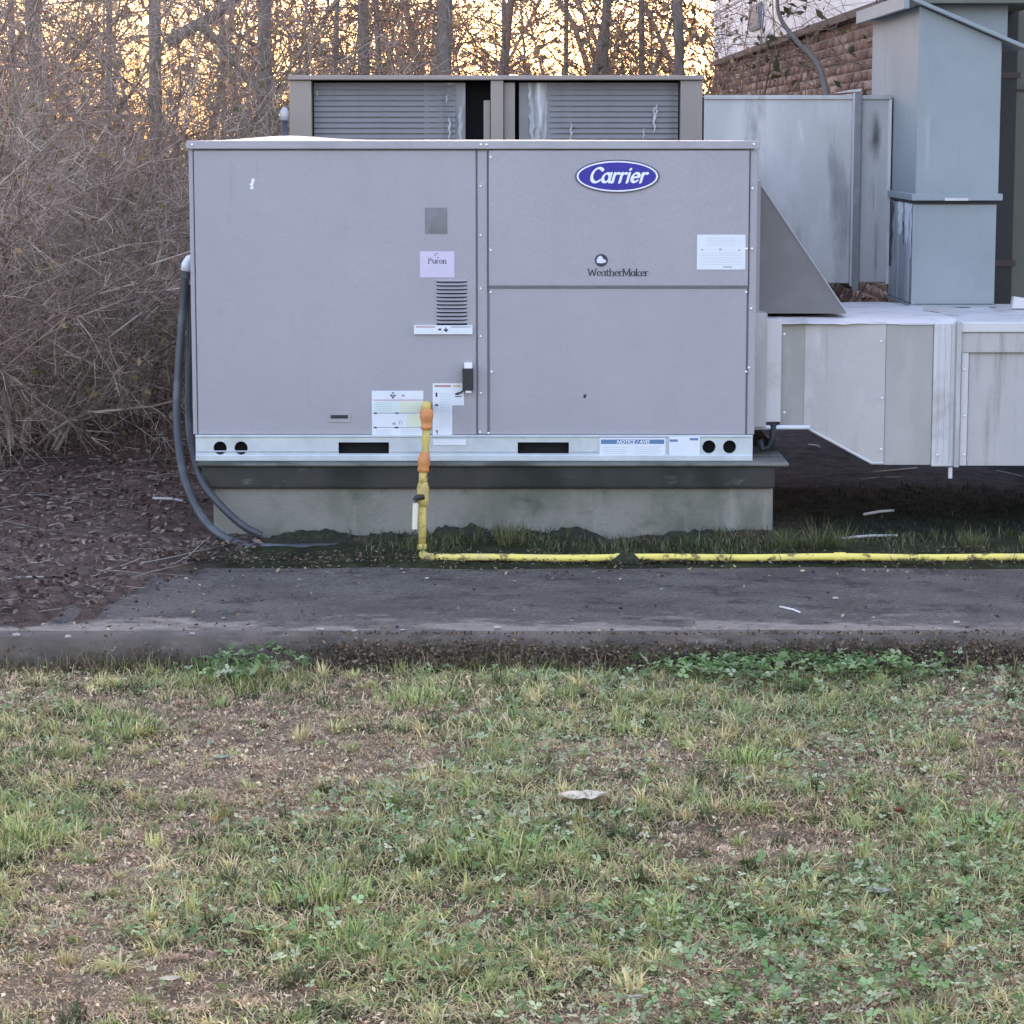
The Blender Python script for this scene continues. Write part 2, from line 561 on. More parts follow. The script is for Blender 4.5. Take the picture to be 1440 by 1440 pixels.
SPOTS = [(G(a, b, -.105), sx, sy, am) for a, b, sx, sy, am in (
    (400, 1055, .30, .22, .30), (850, 1070, .28, .12, .22), (1000, 1175, .14, .16, .30), (110, 1225, .20, .12, .30), (650, 1290, .22, .10, .20), (1060, 1385, .16, .08, .20),
    (230, 1395, .32, .12, .42), (40, 1390, .2, .1, .25), (1150, 1085, .12, .12, .25), (1350, 1010, .25, .12, .15), (620, 1060, .2, .12, .2),
    (330, 960, .45, .16, -.3), (650, 1180, .30, .16, -.28), (500, 1330, .30, .15, -.25), (1160, 1260, .24, .18, -.35), (1390, 1190, .2, .2, -.35), (40, 1170, .2, .15, -.3), (940, 1000, .35, .15, -.15), (760, 1240, .3, .1, -.2))]


def patch(x, y):
    """0 green .. 1 brown patchiness of the lawn"""
    a = 0.55 * N3.fbm(x * 1.3 + 5, y * 1.5 + 3, 4) + 0.45 * N1.fbm(x * 4.1, y * 4.1 + 9, 4)
    a = a + 0 * x
    for g, sx, sy, am in SPOTS:
        a = a + am * .55 * np.exp(-((x - g.x) / sx) ** 2 - ((y - g.y) / (sy * 2)) ** 2)
    return np.clip((a - 0.465) / 0.20, 0, 1)


def grid(x0, x1, nx, y0, y1, ny):
    xs = np.linspace(x0, x1, nx); ys = np.linspace(y0, y1, ny)
    X, Y = np.meshgrid(xs, ys)
    i = np.arange(nx * ny).reshape(ny, nx)
    f = np.stack([i[:-1, :-1], i[:-1, 1:], i[1:, 1:], i[1:, :-1]], -1).reshape(-1, 4)
    return X.ravel(), Y.ravel(), f


x, y, f = grid(-9, 9, 300, 0.5, KY0 + 0.02, 140)
h = lawn_h(x, y)
pt = patch(x, y)[:, None]
thatch = np.array([[0.045, 0.043, 0.022]]) * (1 - pt) + np.array([[0.17, 0.135, 0.088]]) * pt  # greener parts darkened: shade between clumps put into the thatch colour
lawn = np_mesh('lawn', np.stack([x, y, h], 1), f, M_GROUND, col=thatch, origin=(0, 5, 0), smooth=True)
tag(lawn, kind='structure')

# pavement strip with its cast kerb face
pv = MB().box(-12, 12, KY0 + 0.055, PY1 + 0.25, -0.2, 0.0)
pave = make('pavement', pv, M_PAVE, origin=(0, KY0, 0))
tag(pave, kind='structure')
# kerb: rough front face, slightly uneven, just proud of the slab
n = 420
xs = np.linspace(-12, 12, n)
rows = []
for k, (dy, z) in enumerate([(0.16, -0.004), (0.05, 0.004), (0.006, -0.010), (-0.004, -0.06), (0.0, -0.19)]):
    j = (N2.fbm(xs * 6, np.full(n, 3.0 + k * 1.7), 4) - 0.5)
    jz = (N1.fbm(xs * 3, np.full(n, 8.0 + k), 4) - 0.5)
    chip = np.clip(N3.fbm(xs * 2.2, np.full(n, 1.5), 4) - 0.58, 0, 1) * 0
    rows.append(np.stack([xs, KY0 + dy + j * 0.03 + (chip if k else 0), z + jz * (0.02 if k > 1 else 0.004) - chip * 0.4], 1))
V = np.concatenate(rows)
i = np.arange(5 * n).reshape(5, n)
f = np.stack([i[1:, :-1], i[1:, 1:], i[:-1, 1:], i[:-1, :-1]], -1).reshape(-1, 4)
kerb = np_mesh('kerb', V, f, M_KERB, origin=(0, KY0, 0), smooth=True)
tag(kerb, kind='structure')


def soil_border(x):
    """distance at which bare soil takes over from the pavement"""
    e = (N1.fbm(x * 2.3, x * 0 + 4.0, 4) - 0.5)
    right = PY1 - 0.01 + e * 0.10
    e = e + (N2(x * 13.0, x * 0 + 5) - .5) * .35 + (N1(x * 31.0, x * 0 + 5) - .5) * .18
    left = 8.62 + 0.26 * (N2.fbm(x * 3.1, x * 0 + 7.0, 4))
    s = np.clip((x + 1.52 + e * 0.7) / 0.40, 0, 1)
    s = s * s * (3 - 2 * s)
    return left * (1 - s) + right * s


def soil_h(x, y):
    b = soil_border(x)
    into = np.clip((y - b) / 0.16, -1, 1)
    h = 0.004 + into * 0.022 + (N1.fbm(x * 2.2, y * 2.2) - 0.5) * 0.05 * np.clip(into, 0, 1)
    h += (N2.fbm(x * 11, y * 11, 3) - 0.5) * 0.03 * np.clip(into + 0.3, 0, 1)
    # left bank rises a little towards the thicket
    h += np.clip((-1.3 - x) / 2.5, 0, 1) * np.clip((y - 10.0) / 6.0, 0, 1) * 0.22
    return h


x, y, f = grid(-8, 8, 420, 8.55, 17, 260)
h = soil_h(x, y)
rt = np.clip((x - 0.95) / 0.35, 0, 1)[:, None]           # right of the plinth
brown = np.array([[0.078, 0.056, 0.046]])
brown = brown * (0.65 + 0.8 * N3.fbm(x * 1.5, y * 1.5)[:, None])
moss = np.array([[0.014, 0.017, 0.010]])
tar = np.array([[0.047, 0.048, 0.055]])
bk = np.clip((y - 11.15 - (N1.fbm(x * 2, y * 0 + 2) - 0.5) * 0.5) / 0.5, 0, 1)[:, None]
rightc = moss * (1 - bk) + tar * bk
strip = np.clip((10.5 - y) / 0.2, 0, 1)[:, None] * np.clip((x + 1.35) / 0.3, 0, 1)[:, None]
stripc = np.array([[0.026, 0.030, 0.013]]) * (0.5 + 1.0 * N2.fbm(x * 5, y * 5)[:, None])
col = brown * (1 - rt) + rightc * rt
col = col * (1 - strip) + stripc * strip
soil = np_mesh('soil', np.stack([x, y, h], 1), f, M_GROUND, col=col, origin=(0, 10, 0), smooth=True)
tag(soil, kind='structure')
# woodland floor further back
x, y, f = grid(-40, 40, 120, 16.9, 90, 120)
h = -0.01 + np.clip((-1.3 - x) / 2.5, 0, 1) * 0.2 + (N1.fbm(x * 0.4, y * 0.4) - 0.5) * 0.25 * np.clip((y - 17) / 6, 0, 1)
col = np.array([[0.07, 0.052, 0.036]]) * (0.6 + 0.8 * N3.fbm(x * 0.7, y * 0.7)[:, None])
wf = np_mesh('woodland_floor', np.stack([x, y, h], 1), f, M_GROUND, col=col, origin=(0, 17, 0), smooth=True)
tag(wf, kind='structure')


# ------------------------------------------------------------------ lettering drawn with a broad nib
def ell(cx, cz, rx, rz, a0, a1, n=14):
    return [(cx + rx * math.cos(math.radians(a0 + (a1 - a0) * k / n)), cz + rz * math.sin(math.radians(a0 + (a1 - a0) * k / n))) for k in range(n + 1)]


GL = {
    'C': (0.60, [ell(.34, .36, .27, .35, 42, 318, 18)]),
    'a': (0.50, [ell(.22, .23, .17, .22, 20, 380, 16), [(.40, .46), (.40, .07), (.47, .01)]]),
    'r': (0.36, [[(.09, .46), (.09, .0)], [(.09, .30), (.16, .42), (.25, .46), (.32, .43)]]),
    'i': (0.23, [[(.10, .46), (.10, .0)], [(.10, .62), (.10, .66)]]),
    'l': (0.23, [[(.10, .70), (.10, .0)]]),
    'e': (0.46, [[(.07, .24), (.39, .27)] + ell(.23, .24, .17, .22, 12, 318, 16)]),
    'W': (0.90, [[(.05, .70), (.24, .02), (.44, .62), (.63, .02), (.83, .70)]]),
    'M': (0.86, [[(.10, .0), (.12, .70), (.42, .06), (.72, .70), (.74, .0)]]),
    't': (0.34, [[(.14, .62), (.14, .08), (.20, .01), (.30, .04)], [(.02, .46), (.30, .46)]]),
    'h': (0.52, [[(.09, .72), (.09, .0)], [(.09, .30), (.18, .43), (.30, .46), (.40, .38), (.41, .0)]]),
    'n': (0.52, [[(.09, .46), (.09, .0)], [(.09, .30), (.18, .43), (.30, .46), (.40, .38), (.41, .0)]]),
    'k': (0.50, [[(.09, .72), (.09, .0)], [(.41, .46), (.11, .20), (.44, .0)]]),
    'P': (0.56, [[(.10, .70), (.10, .0)], [(.10, .69), (.34, .68), (.45, .53), (.34, .36), (.10, .34)]]),
    'u': (0.52, [[(.08, .46), (.08, .14), (.16, .02), (.28, .02), (.40, .16)], [(.40, .46), (.40, .0)]]),
    'o': (0.49, [ell(.24, .23, .18, .22, 0, 360, 18)]),
}
STEMS = {'W': [(.05, .70), (.83, .70)], 'M': [(.10, 0), (.74, 0), (.10, .70), (.74, .70)], 'h': [(.09, 0), (.41, 0)], 'n': [(.09, 0), (.41, 0)],
         'k': [(.09, 0), (.44, 0)], 'P': [(.10, 0)], 'r': [(.09, 0)], 'u': [(.08, .46)]}


def hull(pts):
    pts = sorted(set((round(a, 6), round(b, 6)) for a, b in pts))
    def half(ps):
        out = []
        for p in ps:
            while len(out) >= 2 and (out[-1][0] - out[-2][0]) * (p[1] - out[-2][1]) - (out[-1][1] - out[-2][1]) * (p[0] - out[-2][0]) <= 0:
                out.pop()
            out.append(p)
        return out
    lo = half(pts); up = half(pts[::-1])
    return lo[:-1] + up[:-1]


def nib_text(word, x0, z0, size, ysurf, thick=0.11, thin=0.045, ang=25, shear=0.0, serif=False, track=0.0, width=1.0):
    """flat raised strokes on the plane y=ysurf; returns MB and the text width"""
    mb = MB()
    nib = []
    for k in range(10):
        a = 2 * math.pi * k / 10
        px, pz = thick / 2 * math.cos(a), thin / 2 * math.sin(a)
        r = math.radians(ang)
        nib.append((px * math.cos(r) - pz * math.sin(r), px * math.sin(r) + pz * math.cos(r)))
    cx = 0.0
    lvl = 0
    for ch in word:
        adv, strokes = GL[ch]
        strokes = list(strokes)
        if serif:
            for (sx, sz) in STEMS.get(ch, []):
                strokes.append([(sx - .085, sz), (sx + .085, sz)])
        for st in strokes:
            for (a, b) in zip(st[:-1], st[1:]):
                pts = [(a[0] + p, a[1] + q) for p, q in nib] + [(b[0] + p, b[1] + q) for p, q in nib]
                h_ = hull([((cx + px * width) + shear * pz, pz) for px, pz in pts])
                lvl += 1
                y = ysurf - 0.0002 - 0.00001 * lvl
                mb.add([(x0 + px * size, y, z0 + pz * size) for px, pz in h_], [tuple(range(len(h_)))])
        cx += adv * width + track
    return mb, cx * size


def bfont(word, x, z, size, ysurf, mat, parent, shear=0.0, bold=0.0):
    cu = bpy.data.curves.new('lettering', 'FONT')
    cu.body = word
    cu.size = size
    cu.shear = shear
    cu.offset = bold
    cu.align_x = 'CENTER'
    cu.extrude = 0.0002
    cu.materials.append(mat)
    t_ = bpy.data.objects.new('lettering_source', cu)
    C.objects.link(t_)
    dg = bpy.context.evaluated_depsgraph_get()
    me = bpy.data.meshes.new_from_object(t_.evaluated_get(dg))
    bpy.data.objects.remove(t_)
    o = bpy.data.objects.new('lettering', me)
    C.objects.link(o)
    o.parent = parent
    o.location = Vector((x, ysurf, z)) - ORIG[parent]
    o.rotation_euler = (math.radians(90), 0, 0)
    return o


# ------------------------------------------------------------------ the concrete plinth
UY = 10.57                     # front plane of the air conditioner
UB = P(600, 648, UY).z         # underside of its base rail
UT = P(600, 198, UY).z         # top of its front lip
UL = P(268, 300, UY).x
UR = P(1064, 300, UY).x
UD = 1.46                      # depth of the cabinet

pl = empty('concrete_plinth', ((UL + UR) / 2, UY + 0.6, 0), 'long weathered concrete plinth under the grey air conditioner, dark mossy upper edge', 'plinth')
bx0, bx1 = P(300, 720, UY - 0.03).x, P(1087, 720, UY - 0.03).x
zb = P(600, 687, UY - 0.05).z
# block with a slightly crumbled front
mb = MB().box(bx0, bx1, UY - 0.03, UY + 1.4, -0.08, zb)
make('block', mb, M_CONC, pl, bevel=0.012)
mb = MB().box(P(283, 670, UY - .06).x, P(1090, 670, UY - .06).x, UY - 0.06, UY + 1.45, zb + 0.001, P(600, 656, UY - .06).z)
make('upper_course', mb, M_CONCDK, pl, bevel=0.01)
mb = MB().box(P(276, 652, UY - .07).x, P(1110, 652, UY - .07).x, UY - 0.075, UY + 1.46, P(600, 656, UY - .06).z + 0.001, UB - 0.001)
make('ledge', mb, M_LEDGE, pl, bevel=0.006)

# ------------------------------------------------------------------ front air conditioner
ac = empty('air_conditioner', ((UL + UR) / 2, UY + 0.7, UB), 'wide grey packaged air conditioner with a blue oval badge, on the concrete plinth', 'air conditioner')


def pz(y, Y=UY):
    return P(720, y, Y).z


def px(x, y=410, Y=UY):
    return P(x, y, Y).x


RT = pz(612)                   # top of base rail
# cabinet core, behind the outer panels
make('cabinet', MB().box(UL + 0.012, UR - 0.012, UY + 0.02, UY + UD, RT - 0.005, UT - 0.02), M_PAINT, ac)
gap = 0.003
def panel(name, x0, x1, y0, y1, off=0.0, th=0.022):
    return make(name, MB().box(px(x0), px(x1), UY + off, UY + off + th, pz(y1), pz(y0)), M_PAINT, ac, bevel=0.004)
panel('corner_post', 268, 274.3, 211, 611.5, 0.004)
panel('access_panel', 275.5, 669.5, 211.5, 611.5, 0.0)
panel('centre_post', 671.5, 685.5, 211.5, 611.5, 0.005)
panel('upper_panel', 687.5, 1051.5, 211.5, 402.3, -0.006, 0.028)
panel('lower_panel', 688.5, 1050.5, 405.2, 611.5, 0.0)
panel('corner_post', 1053, 1063.5, 211, 611.5, 0.003)
# folded lip under the upper panel
make('panel_lip', MB().box(px(687.5), px(1051.5), UY - 0.007, UY + 0.02, pz(404.3), pz(402.6)), M_DARKPLATE, ac)

# roof: front lip and a slightly crowned sheet
make('roof_lip', MB().box(px(266), px(1065.5), UY - 0.014, UY + 0.01, pz(209.5), UT), M_CAP, ac, bevel=0.003)
gx, gy, gf = grid(px(266), px(1065.5), 80, UY + 0.0105, UY + UD + 0.02, 24)
u = (gx - px(266)) / (px(1065.5) - px(266)); w = (gy - UY) / UD
gh = UT - 0.001 + 0.019 * np.exp(-((u - 0.15) / 0.085) ** 2) * np.sin(np.pi * np.clip(w, 0, 1)) ** 0.7 + 0.004 * np.sin(np.pi * np.clip(w, 0, 1)) * np.sin(np.pi * u)
np_mesh('roof_sheet', np.stack([gx, gy, gh], 1), gf, M_CAP, ac, origin=ORIG[ac], smooth=True)

# base rail: sheet with real holes
def plate_holes(x0, x1, z0, z1, y, holes, depth=0.02):
    mb = MB()
    holes = sorted(holes, key=lambda h: h[1])
    cur = x0
    for (kind, cx, cz, a, b) in holes:
        c0, c1 = cx - a - 0.008, cx + a + 0.008
        mb.add([(cur, y, z0), (c0, y, z0), (c0, y, z1), (cur, y, z1)], [(0, 1, 2, 3)])
        cor = [math.atan2(z - cz, xx - cx) for xx in (c0, c1) for z in (z0, z1)]
        if kind == 'rect':
            cor += [math.atan2(s * b, t_ * a) for s in (-1, 1) for t_ in (-1, 1)]
        angs = sorted(set([round(v, 6) for v in cor + [2 * math.pi * k / 28 - math.pi for k in range(28)]]))
        inn, out = [], []
        for an in angs:
            c_, s_ = math.cos(an), math.sin(an)
            def onrect(l, r, d, u_):
                ts = []
                if c_ > 1e-9: ts.append(r / c_)
                if c_ < -1e-9: ts.append(l / c_)
                if s_ > 1e-9: ts.append(u_ / s_)
                if s_ < -1e-9: ts.append(d / s_)
                t_ = min(ts)
                return t_ * c_, t_ * s_
            ox, oz = onrect(c0 - cx, c1 - cx, z0 - cz, z1 - cz)
            if kind == 'rect':
                ix, iz = onrect(-a, a, -b, b)
            else:
                ix, iz = a * c_, a * s_
            inn.append((cx + ix, y, cz + iz)); out.append((cx + ox, y, cz + oz))
        m_ = len(angs)
        mb.add(inn + out + [(p[0], y + depth, p[2]) for p in inn],
               [(k, m_ + k, m_ + (k + 1) % m_, (k + 1) % m_) for k in range(m_)] +
               [(k, (k + 1) % m_, 2 * m_ + (k + 1) % m_, 2 * m_ + k) for k in range(m_)])
        cur = c1
    mb.add([(cur, y, z0), (x1, y, z0), (x1, y, z1), (cur, y, z1)], [(0, 1, 2, 3)])
    return mb


def rx(x):
    return P(x, 630, UY - 0.012).x


RLx, RRx = rx(275.5), rx(1058)
zc = P(720, 630, UY - .012).z
mid0, mid1 = P(720, 639.5, UY - .012).z, P(720, 615, UY - .012).z
r1 = (rx(328) - rx(309)) / 2 * 0.98
holes = [('circ', rx(309.5), zc, r1, r1), ('circ', rx(339), zc, r1, r1),
         ('circ', rx(997), P(720, 628, UY).z, r1, r1), ('circ', rx(1026), P(720, 628, UY).z, r1, r1),
         ('rect', rx(511.5), zc, (rx(547) - rx(476)) / 2, (P(720, 622, UY).z - P(720, 638, UY).z) / 2),
         ('rect', rx(764), P(720, 629.5, UY).z, (rx(800) - rx(728)) / 2, (P(720, 622, UY).z - P(720, 638, UY).z) / 2)]
rail = plate_holes(RLx, RRx, mid0, mid1, UY - 0.012, holes)
br = make('base_rail', rail, M_GALV, ac)
make('rail_upper_flange', MB().box(RLx - 0.002, RRx + 0.002, UY - 0.016, UY + 0.0, mid1 - 0.001, RT + 0.002), M_GALV, ac, bevel=0.003)
make('rail_lower_flange', MB().box(RLx - 0.001, RRx + 0.001, UY - 0.021, UY + 0.0, UB, mid0 + 0.001), M_GALV, ac, bevel=0.004)
make('rail_end', MB().box(RRx - 0.002, RRx + 0.001, UY - 0.0115, UY + UD, UB + 0.001, RT - 0.001), M_GALV, ac)
make('rail_end', MB().box(RLx - 0.001, RLx + 0.002, UY - 0.0115, UY + UD, UB + 0.001, RT - 0.001), M_GALV, ac)
make('rail_bead', MB().tube([(RLx + .01, UY - 0.0125, P(720, 634.2, UY).z), (rx(476) - .006, UY - 0.0125, P(720, 634.2, UY).z)], 0.0035, 6), M_GALV, ac)
make('rail_bead', MB().tube([(rx(550), UY - 0.0125, P(720, 634.6, UY).z), (rx(725), UY - 0.0125, P(720, 634.6, UY).z)], 0.0035, 6), M_GALV, ac)
make('rail_bead', MB().tube([(rx(803), UY - 0.0125, P(720, 634.6, UY).z), (rx(843), UY - 0.0125, P(720, 634.6, UY).z)], 0.0035, 6), M_GALV, ac)
make('rail_shade_block', MB().box(RLx + 0.004, RRx - 0.004, UY + 0.05, UY + UD - 0.02, UB + 0.003, RT - 0.006), M_DARK, ac)  # solid block whose near-black colour gives the shade behind the holes

# screws
sx = MB().lathe((0, 0, 0), (0, -1, 0), [(0, 0.0055), (0.002, 0.0055), (0.004, 0.0035), (0.0045, 0.001)], 8)
scr0 = None
for (x_, y_, off) in [(676, 262, .005), (676, 331, .005), (676, 406, .005), (676, 473, .005), (676, 553, .005), (675, 608, .005),
                      (690, 411, 0), (691, 523, 0), (687, 609, .004), (1060, 203, -.014), (1058, 265, .003), (1057, 350, .003), (1049.5, 350, -.006),
                      (1049, 411, 0), (1056, 434, .003), (1053, 517, .003), (1049, 523, 0), (676, 203.5, -.014), (684, 203.5, -.014), (270, 203.5, -.014),
                      (690, 352, -.006), (690, 221, -.006)]:
    pos = P(x_, y_, UY + off - 0.0002)
    if scr0 is None:
        scr0 = make('screw', sx, M_SCREW, ac, origin=(0, 0, 0))
        scr0.location = pos - ORIG[ac]
    else:
        share(scr0, ac, pos)

# louvre of twelve pressed slats
lv0, lv1 = px(612), px(658)
for k in range(12):
    yy = 394.5 + k * 5.35
    z = pz(yy)
    s = 0.0062
    cur = [(lv0 + (lv1 - lv0) * t_, UY - 0.0006 - 0.011 * (1 - abs(2 * t_ - 1) ** 6), z - 0.0025 * (1 - abs(2 * t_ - 1) ** 8)) for t_ in np.linspace(0, 1, 13)]
    mb = MB()
    vs = []
    for (a, b, c) in cur:
        vs += [(a, UY - 0.0007, c + .0088), (a, b, c - .0006), (a, UY - 0.0007, c - .0014)]
    fs = []
    for q in range(12):
        fs += [(3 * q, 3 * q + 1, 3 * q + 4, 3 * q + 3), (3 * q + 1, 3 * q + 2, 3 * q + 5, 3 * q + 4)]
    mb.add(vs, fs)
    make('louvre_slat', mb, M_PAINT, ac)
    if k == 0:
        lback = make('louvre_shade_sheet', MB().box(lv0 + .006, lv1 - .004, UY - 0.0004, UY + 0.0, pz(394 + 12 * 5.35), pz(393)), M_DARK, ac)  # flat dark sheet on the panel, painted shade between the slats

# nameplate and stickers
def sticker(x0, x1, y0, y1, mat, name='sticker', off=0.0012, label=None, Y=UY):
    a, b = P(x0, (y0 + y1) / 2, Y - off), P(x1, (y0 + y1) / 2, Y - off)
    o = make(name, MB().box(a.x, b.x, Y - off, Y - 0.0002, P(720, y1, Y - off).z, P(720, y0, Y - off).z), mat, ac)
    o['_y'] = 0
    del o['_y']
    if label: o['label'] = label
    return o


def bars(par, rects, mat, name='print', off=0.0012, Y=UY):
    mb = MB()
    for (x0, x1, y0, y1) in rects:
        a, b = P(x0, (y0 + y1) / 2, Y - off), P(x1, (y0 + y1) / 2, Y - off)
        mb.box(a.x, b.x, Y - off - 0.0004, Y - off - 0.0001, P(720, y1, Y - off).z, P(720, y0, Y - off).z)
    o = make(name, mb, mat, par)
    o['kind'] = 'stuff'
    return o


plate = sticker(597.5, 629, 292, 329, M_DARKPLATE, 'faded_plate')
make('plate_scuff', MB().prism([(px(602, 310), pz(328)), (px(629.5, 310), pz(328)), (px(626, 310), pz(318)), (px(618, 310), pz(303)), (px(610, 310), pz(304))], UY - 0.0018, UY - 0.0013), M_HOOD, plate)
pur = sticker(590.5, 639, 353.5, 390, M_PINK, 'lilac_sticker')
tm, tw = nib_text('Puron', 0, 0, 1.0, 0)
zsz = (px(628) - px(602)) / tw
tm, _ = nib_text('Puron', px(602, 370), pz(370.5), zsz, UY - 0.0012, 0.12, 0.05, 10, 0, True)
make('lettering', tm, M_BLACKP, pur)
bars(pur, [(612, 617, 356, 357.3), (611, 613, 357.3, 360), (614.5, 617, 361, 363)], M_PRINT, 'emblem')
bars(pur, [(597, 634, 381, 381.6), (597, 634, 384, 384.5), (600, 630, 376, 376.5)], M_PRINTL)

wide = sticker(582, 664.5, 457.5, 470, M_WHITE, 'long_sticker', 0.0125)
bars(wide, [(584.5, 612, 459, 460.6)], M_REDP, 'red_line', 0.0125)
bars(wide, [(634, 662, 459, 460.4)], M_PRINT, 'grey_line', 0.0125)
bars(wide, [(616.5, 620.5, 462, 464.8), (626, 627.6, 460.5, 463), (624, 630, 463, 465.2), (626, 628.6, 465.2, 466.6)], M_BLACKP, 'symbols', 0.0125)

warn = sticker(523, 595.5, 549.5, 613, M_WHITE, 'warning_sticker')
bars(warn, [(525, 595, 562, 563.2)], M_REDP, 'red_line')
bars(warn, [(525, 595, 580.3, 581.4), (525, 595, 600.6, 601.6)], M_PRINT, 'grey_line')
bars(warn, [(525.2, 559, 564.5, 579.5)], M_GREENP, 'green_panel')
bars(warn, [(560.5, 594.8, 564.5, 579.5), (572, 594.8, 582.5, 600)], M_YELP, 'yellowed_panel')
bars(warn, [(551.5, 553.8, 551.5, 553.6), (549, 552, 555, 557.4), (553.4, 556.4, 555, 557.4), (551.2, 554, 557.6, 560)], M_BLACKP, 'symbols')
bars(warn, [(565, 569, 555, 557.5)], M_REDP, 'red_mark')
bars(warn, [(552, 556, 594.3, 597.2), (561, 565, 591.5, 592.3), (561, 562, 592.3, 597), (564.6, 565.4, 593, 598)], M_PRINT, 'small_mark')
bars(warn, [(526, 530, 580, 582), (556, 560, 580, 582), (526, 530, 600.2, 602.2), (555, 560, 600.2, 602.2)], M_BLACKP, 'black_dash')
bars(warn, [(528, 550, 566 + k * 2.6, 566.6 + k * 2.6) for k in range(5)] + [(528, 550, 605 + k * 2.4, 605.5 + k * 2.4) for k in range(3)] + [(563, 590, 604 + k * 2.4, 604.5 + k * 2.4) for k in range(3)], M_PRINTL, 'fine_print', 0.0018)

ls = MB()
poly = [(608.5, 539), (652.5, 539), (652.5, 570), (636, 570), (636, 613), (608.5, 613)]
ls.prism([(P(a, b, UY).x, P(a, b, UY).z) for a, b in poly[::-1]], UY - 0.0012, UY - 0.0002)
step = make('stepped_sticker', ls, M_WHITE, ac)
bars(step, [(611, 634, 541.5, 544.3)], M_REDP, 'red_bar')
bars(step, [(637, 648, 541.5, 544.3)], M_ORANGEP, 'orange_bar')
bars(step, [(612.5, 615, 552, 558), (612, 616, 568.3, 571), (640, 645, 554, 555.5), (640, 649, 557, 558.3), (612.5, 615.5, 605, 606.5), (614, 615.5, 606.5, 610)], M_BLACKP, 'symbols')
bars(step, [(618, 633, 553 + k * 2.2, 553.5 + k * 2.2) for k in range(22)], M_PRINTL, 'fine_print')

notice = sticker(843, 936, 616, 642.5, M_WHITE, 'notice_sticker', 0.0015, Y=UY - 0.0165)
yb = UY - 0.018
bars(notice, [(845, 934, 618, 624.3)], M_BLUEP, 'blue_band', 0.0015, Y=UY - 0.0165)
bfont('NOTICE / AVIS', P(890, 624, yb).x, P(890, 623.7, yb).z, 0.0205, yb - 0.0012, M_BADGEW, notice, 0.2, 0.0004)
bars(notice, [(848, 886 - (k % 2) * 6, 628.5 + k * 3, 629.3 + k * 3) for k in range(4)] + [(893, 931 - (k % 2) * 5, 628 + k * 3, 628.8 + k * 3) for k in range(4)], M_PRINTL, 'fine_print', 0.0015, Y=UY - 0.0165)
not2 = sticker(941, 984.5, 614, 640, M_WHITE, 'small_notice_sticker', 0.0015, Y=UY - 0.0165)
bars(not2, [(941.5, 953, 617.8, 621.2), (970, 982, 616, 619.3)], M_BLUEP, 'blue_band', 0.0015, Y=UY - 0.0165)
sticker(609, 656, 617.8, 626, M_WHITE, 'rail_sticker', 0.0012, Y=UY - 0.0165)

wl = make('white_label', MB().box(px(980, 354), px(1048, 354), UY - 0.0085, UY - 0.0062, pz(379), pz(330)), M_WHITE, ac)
bars(wl, [(995, 1034, 335 + k * 3, 335.6 + k * 3) for k in range(4)] + [(986, 1044, 356 + k * 3.1, 356.5 + k * 3.1) for k in range(6)], M_PRINTL, 'fine_print', 0.0085)
bars(wl, [(986, 988.5, 350, 352), (1011.5, 1014.5, 349.5, 352), (1038, 1041, 351, 352.8), (1017, 1029, 374.5, 376)], M_PRINT, 'small_mark', 0.0085)

def ellipse_plate(cx, cy, ax_, az_, y0, y1, n=40):
    c = P(cx, cy, UY)
    return MB().prism([(c.x + ax_ * math.cos(2 * math.pi * k / n), c.z + az_ * math.sin(2 * math.pi * k / n)) for k in range(n)], y0, y1)


ea = (px(927.5) - px(809.5)) / 2; eb = (pz(224.5) - pz(271)) / 2
badge = make('oval_badge', ellipse_plate(868, 247.8, ea, eb, UY - 0.012, UY - 0.0055), M_BADGEDK, ac)
make('white_ring', ellipse_plate(868, 247.8, ea * .965, eb * .93, UY - 0.0126, UY - 0.0121), M_BADGEW, badge)
make('blue_field', ellipse_plate(868, 247.8, ea * .92, eb * .84, UY - 0.0132, UY - 0.0127), M_BADGE, badge)
kw = dict(thick=0.15, thin=0.095, ang=35, shear=0.28, track=-0.005)
tm, tw = nib_text('Carrier', 0, 0, 1.0, 0, **kw)
sz = (px(910) - px(826.5)) / (tw + 0.12)
tm, _ = nib_text('Carrier', px(827.5, 247), pz(256.5), sz, UY - 0.0132, **kw)
make('lettering', tm, M_BADGEW, badge)

wm = make('round_emblem', ellipse_plate(845.5, 366, 0.026, 0.0255, UY - 0.0075, UY - 0.0062, 24), M_BLACKP, ac)
c = P(845.5, 366, UY)
make('cloud', MB().prism([(c.x - 0.017, c.z - 0.010), (c.x + 0.004, c.z - 0.012), (c.x + 0.019, c.z - 0.008), (c.x + 0.018, c.z + 0.001), (c.x + 0.007, c.z + 0.006),
                          (c.x + 0.004, c.z + 0.014), (c.x - 0.005, c.z + 0.019), (c.x - 0.014, c.z + 0.012), (c.x - 0.019, c.z)], UY - 0.0079, UY - 0.0076), M_WHITE, wm)
tm, tw = nib_text('WeatherMaker', 0, 0, 1.0, 0, serif=True, track=-0.02)
sz = (px(911) - px(826)) / tw
tm, _ = nib_text('WeatherMaker', px(826.5, 380), pz(388), sz, UY - 0.0062, 0.13, 0.05, 8, 0, True, -0.02)
make('lettering', tm, M_BLACKP, ac)

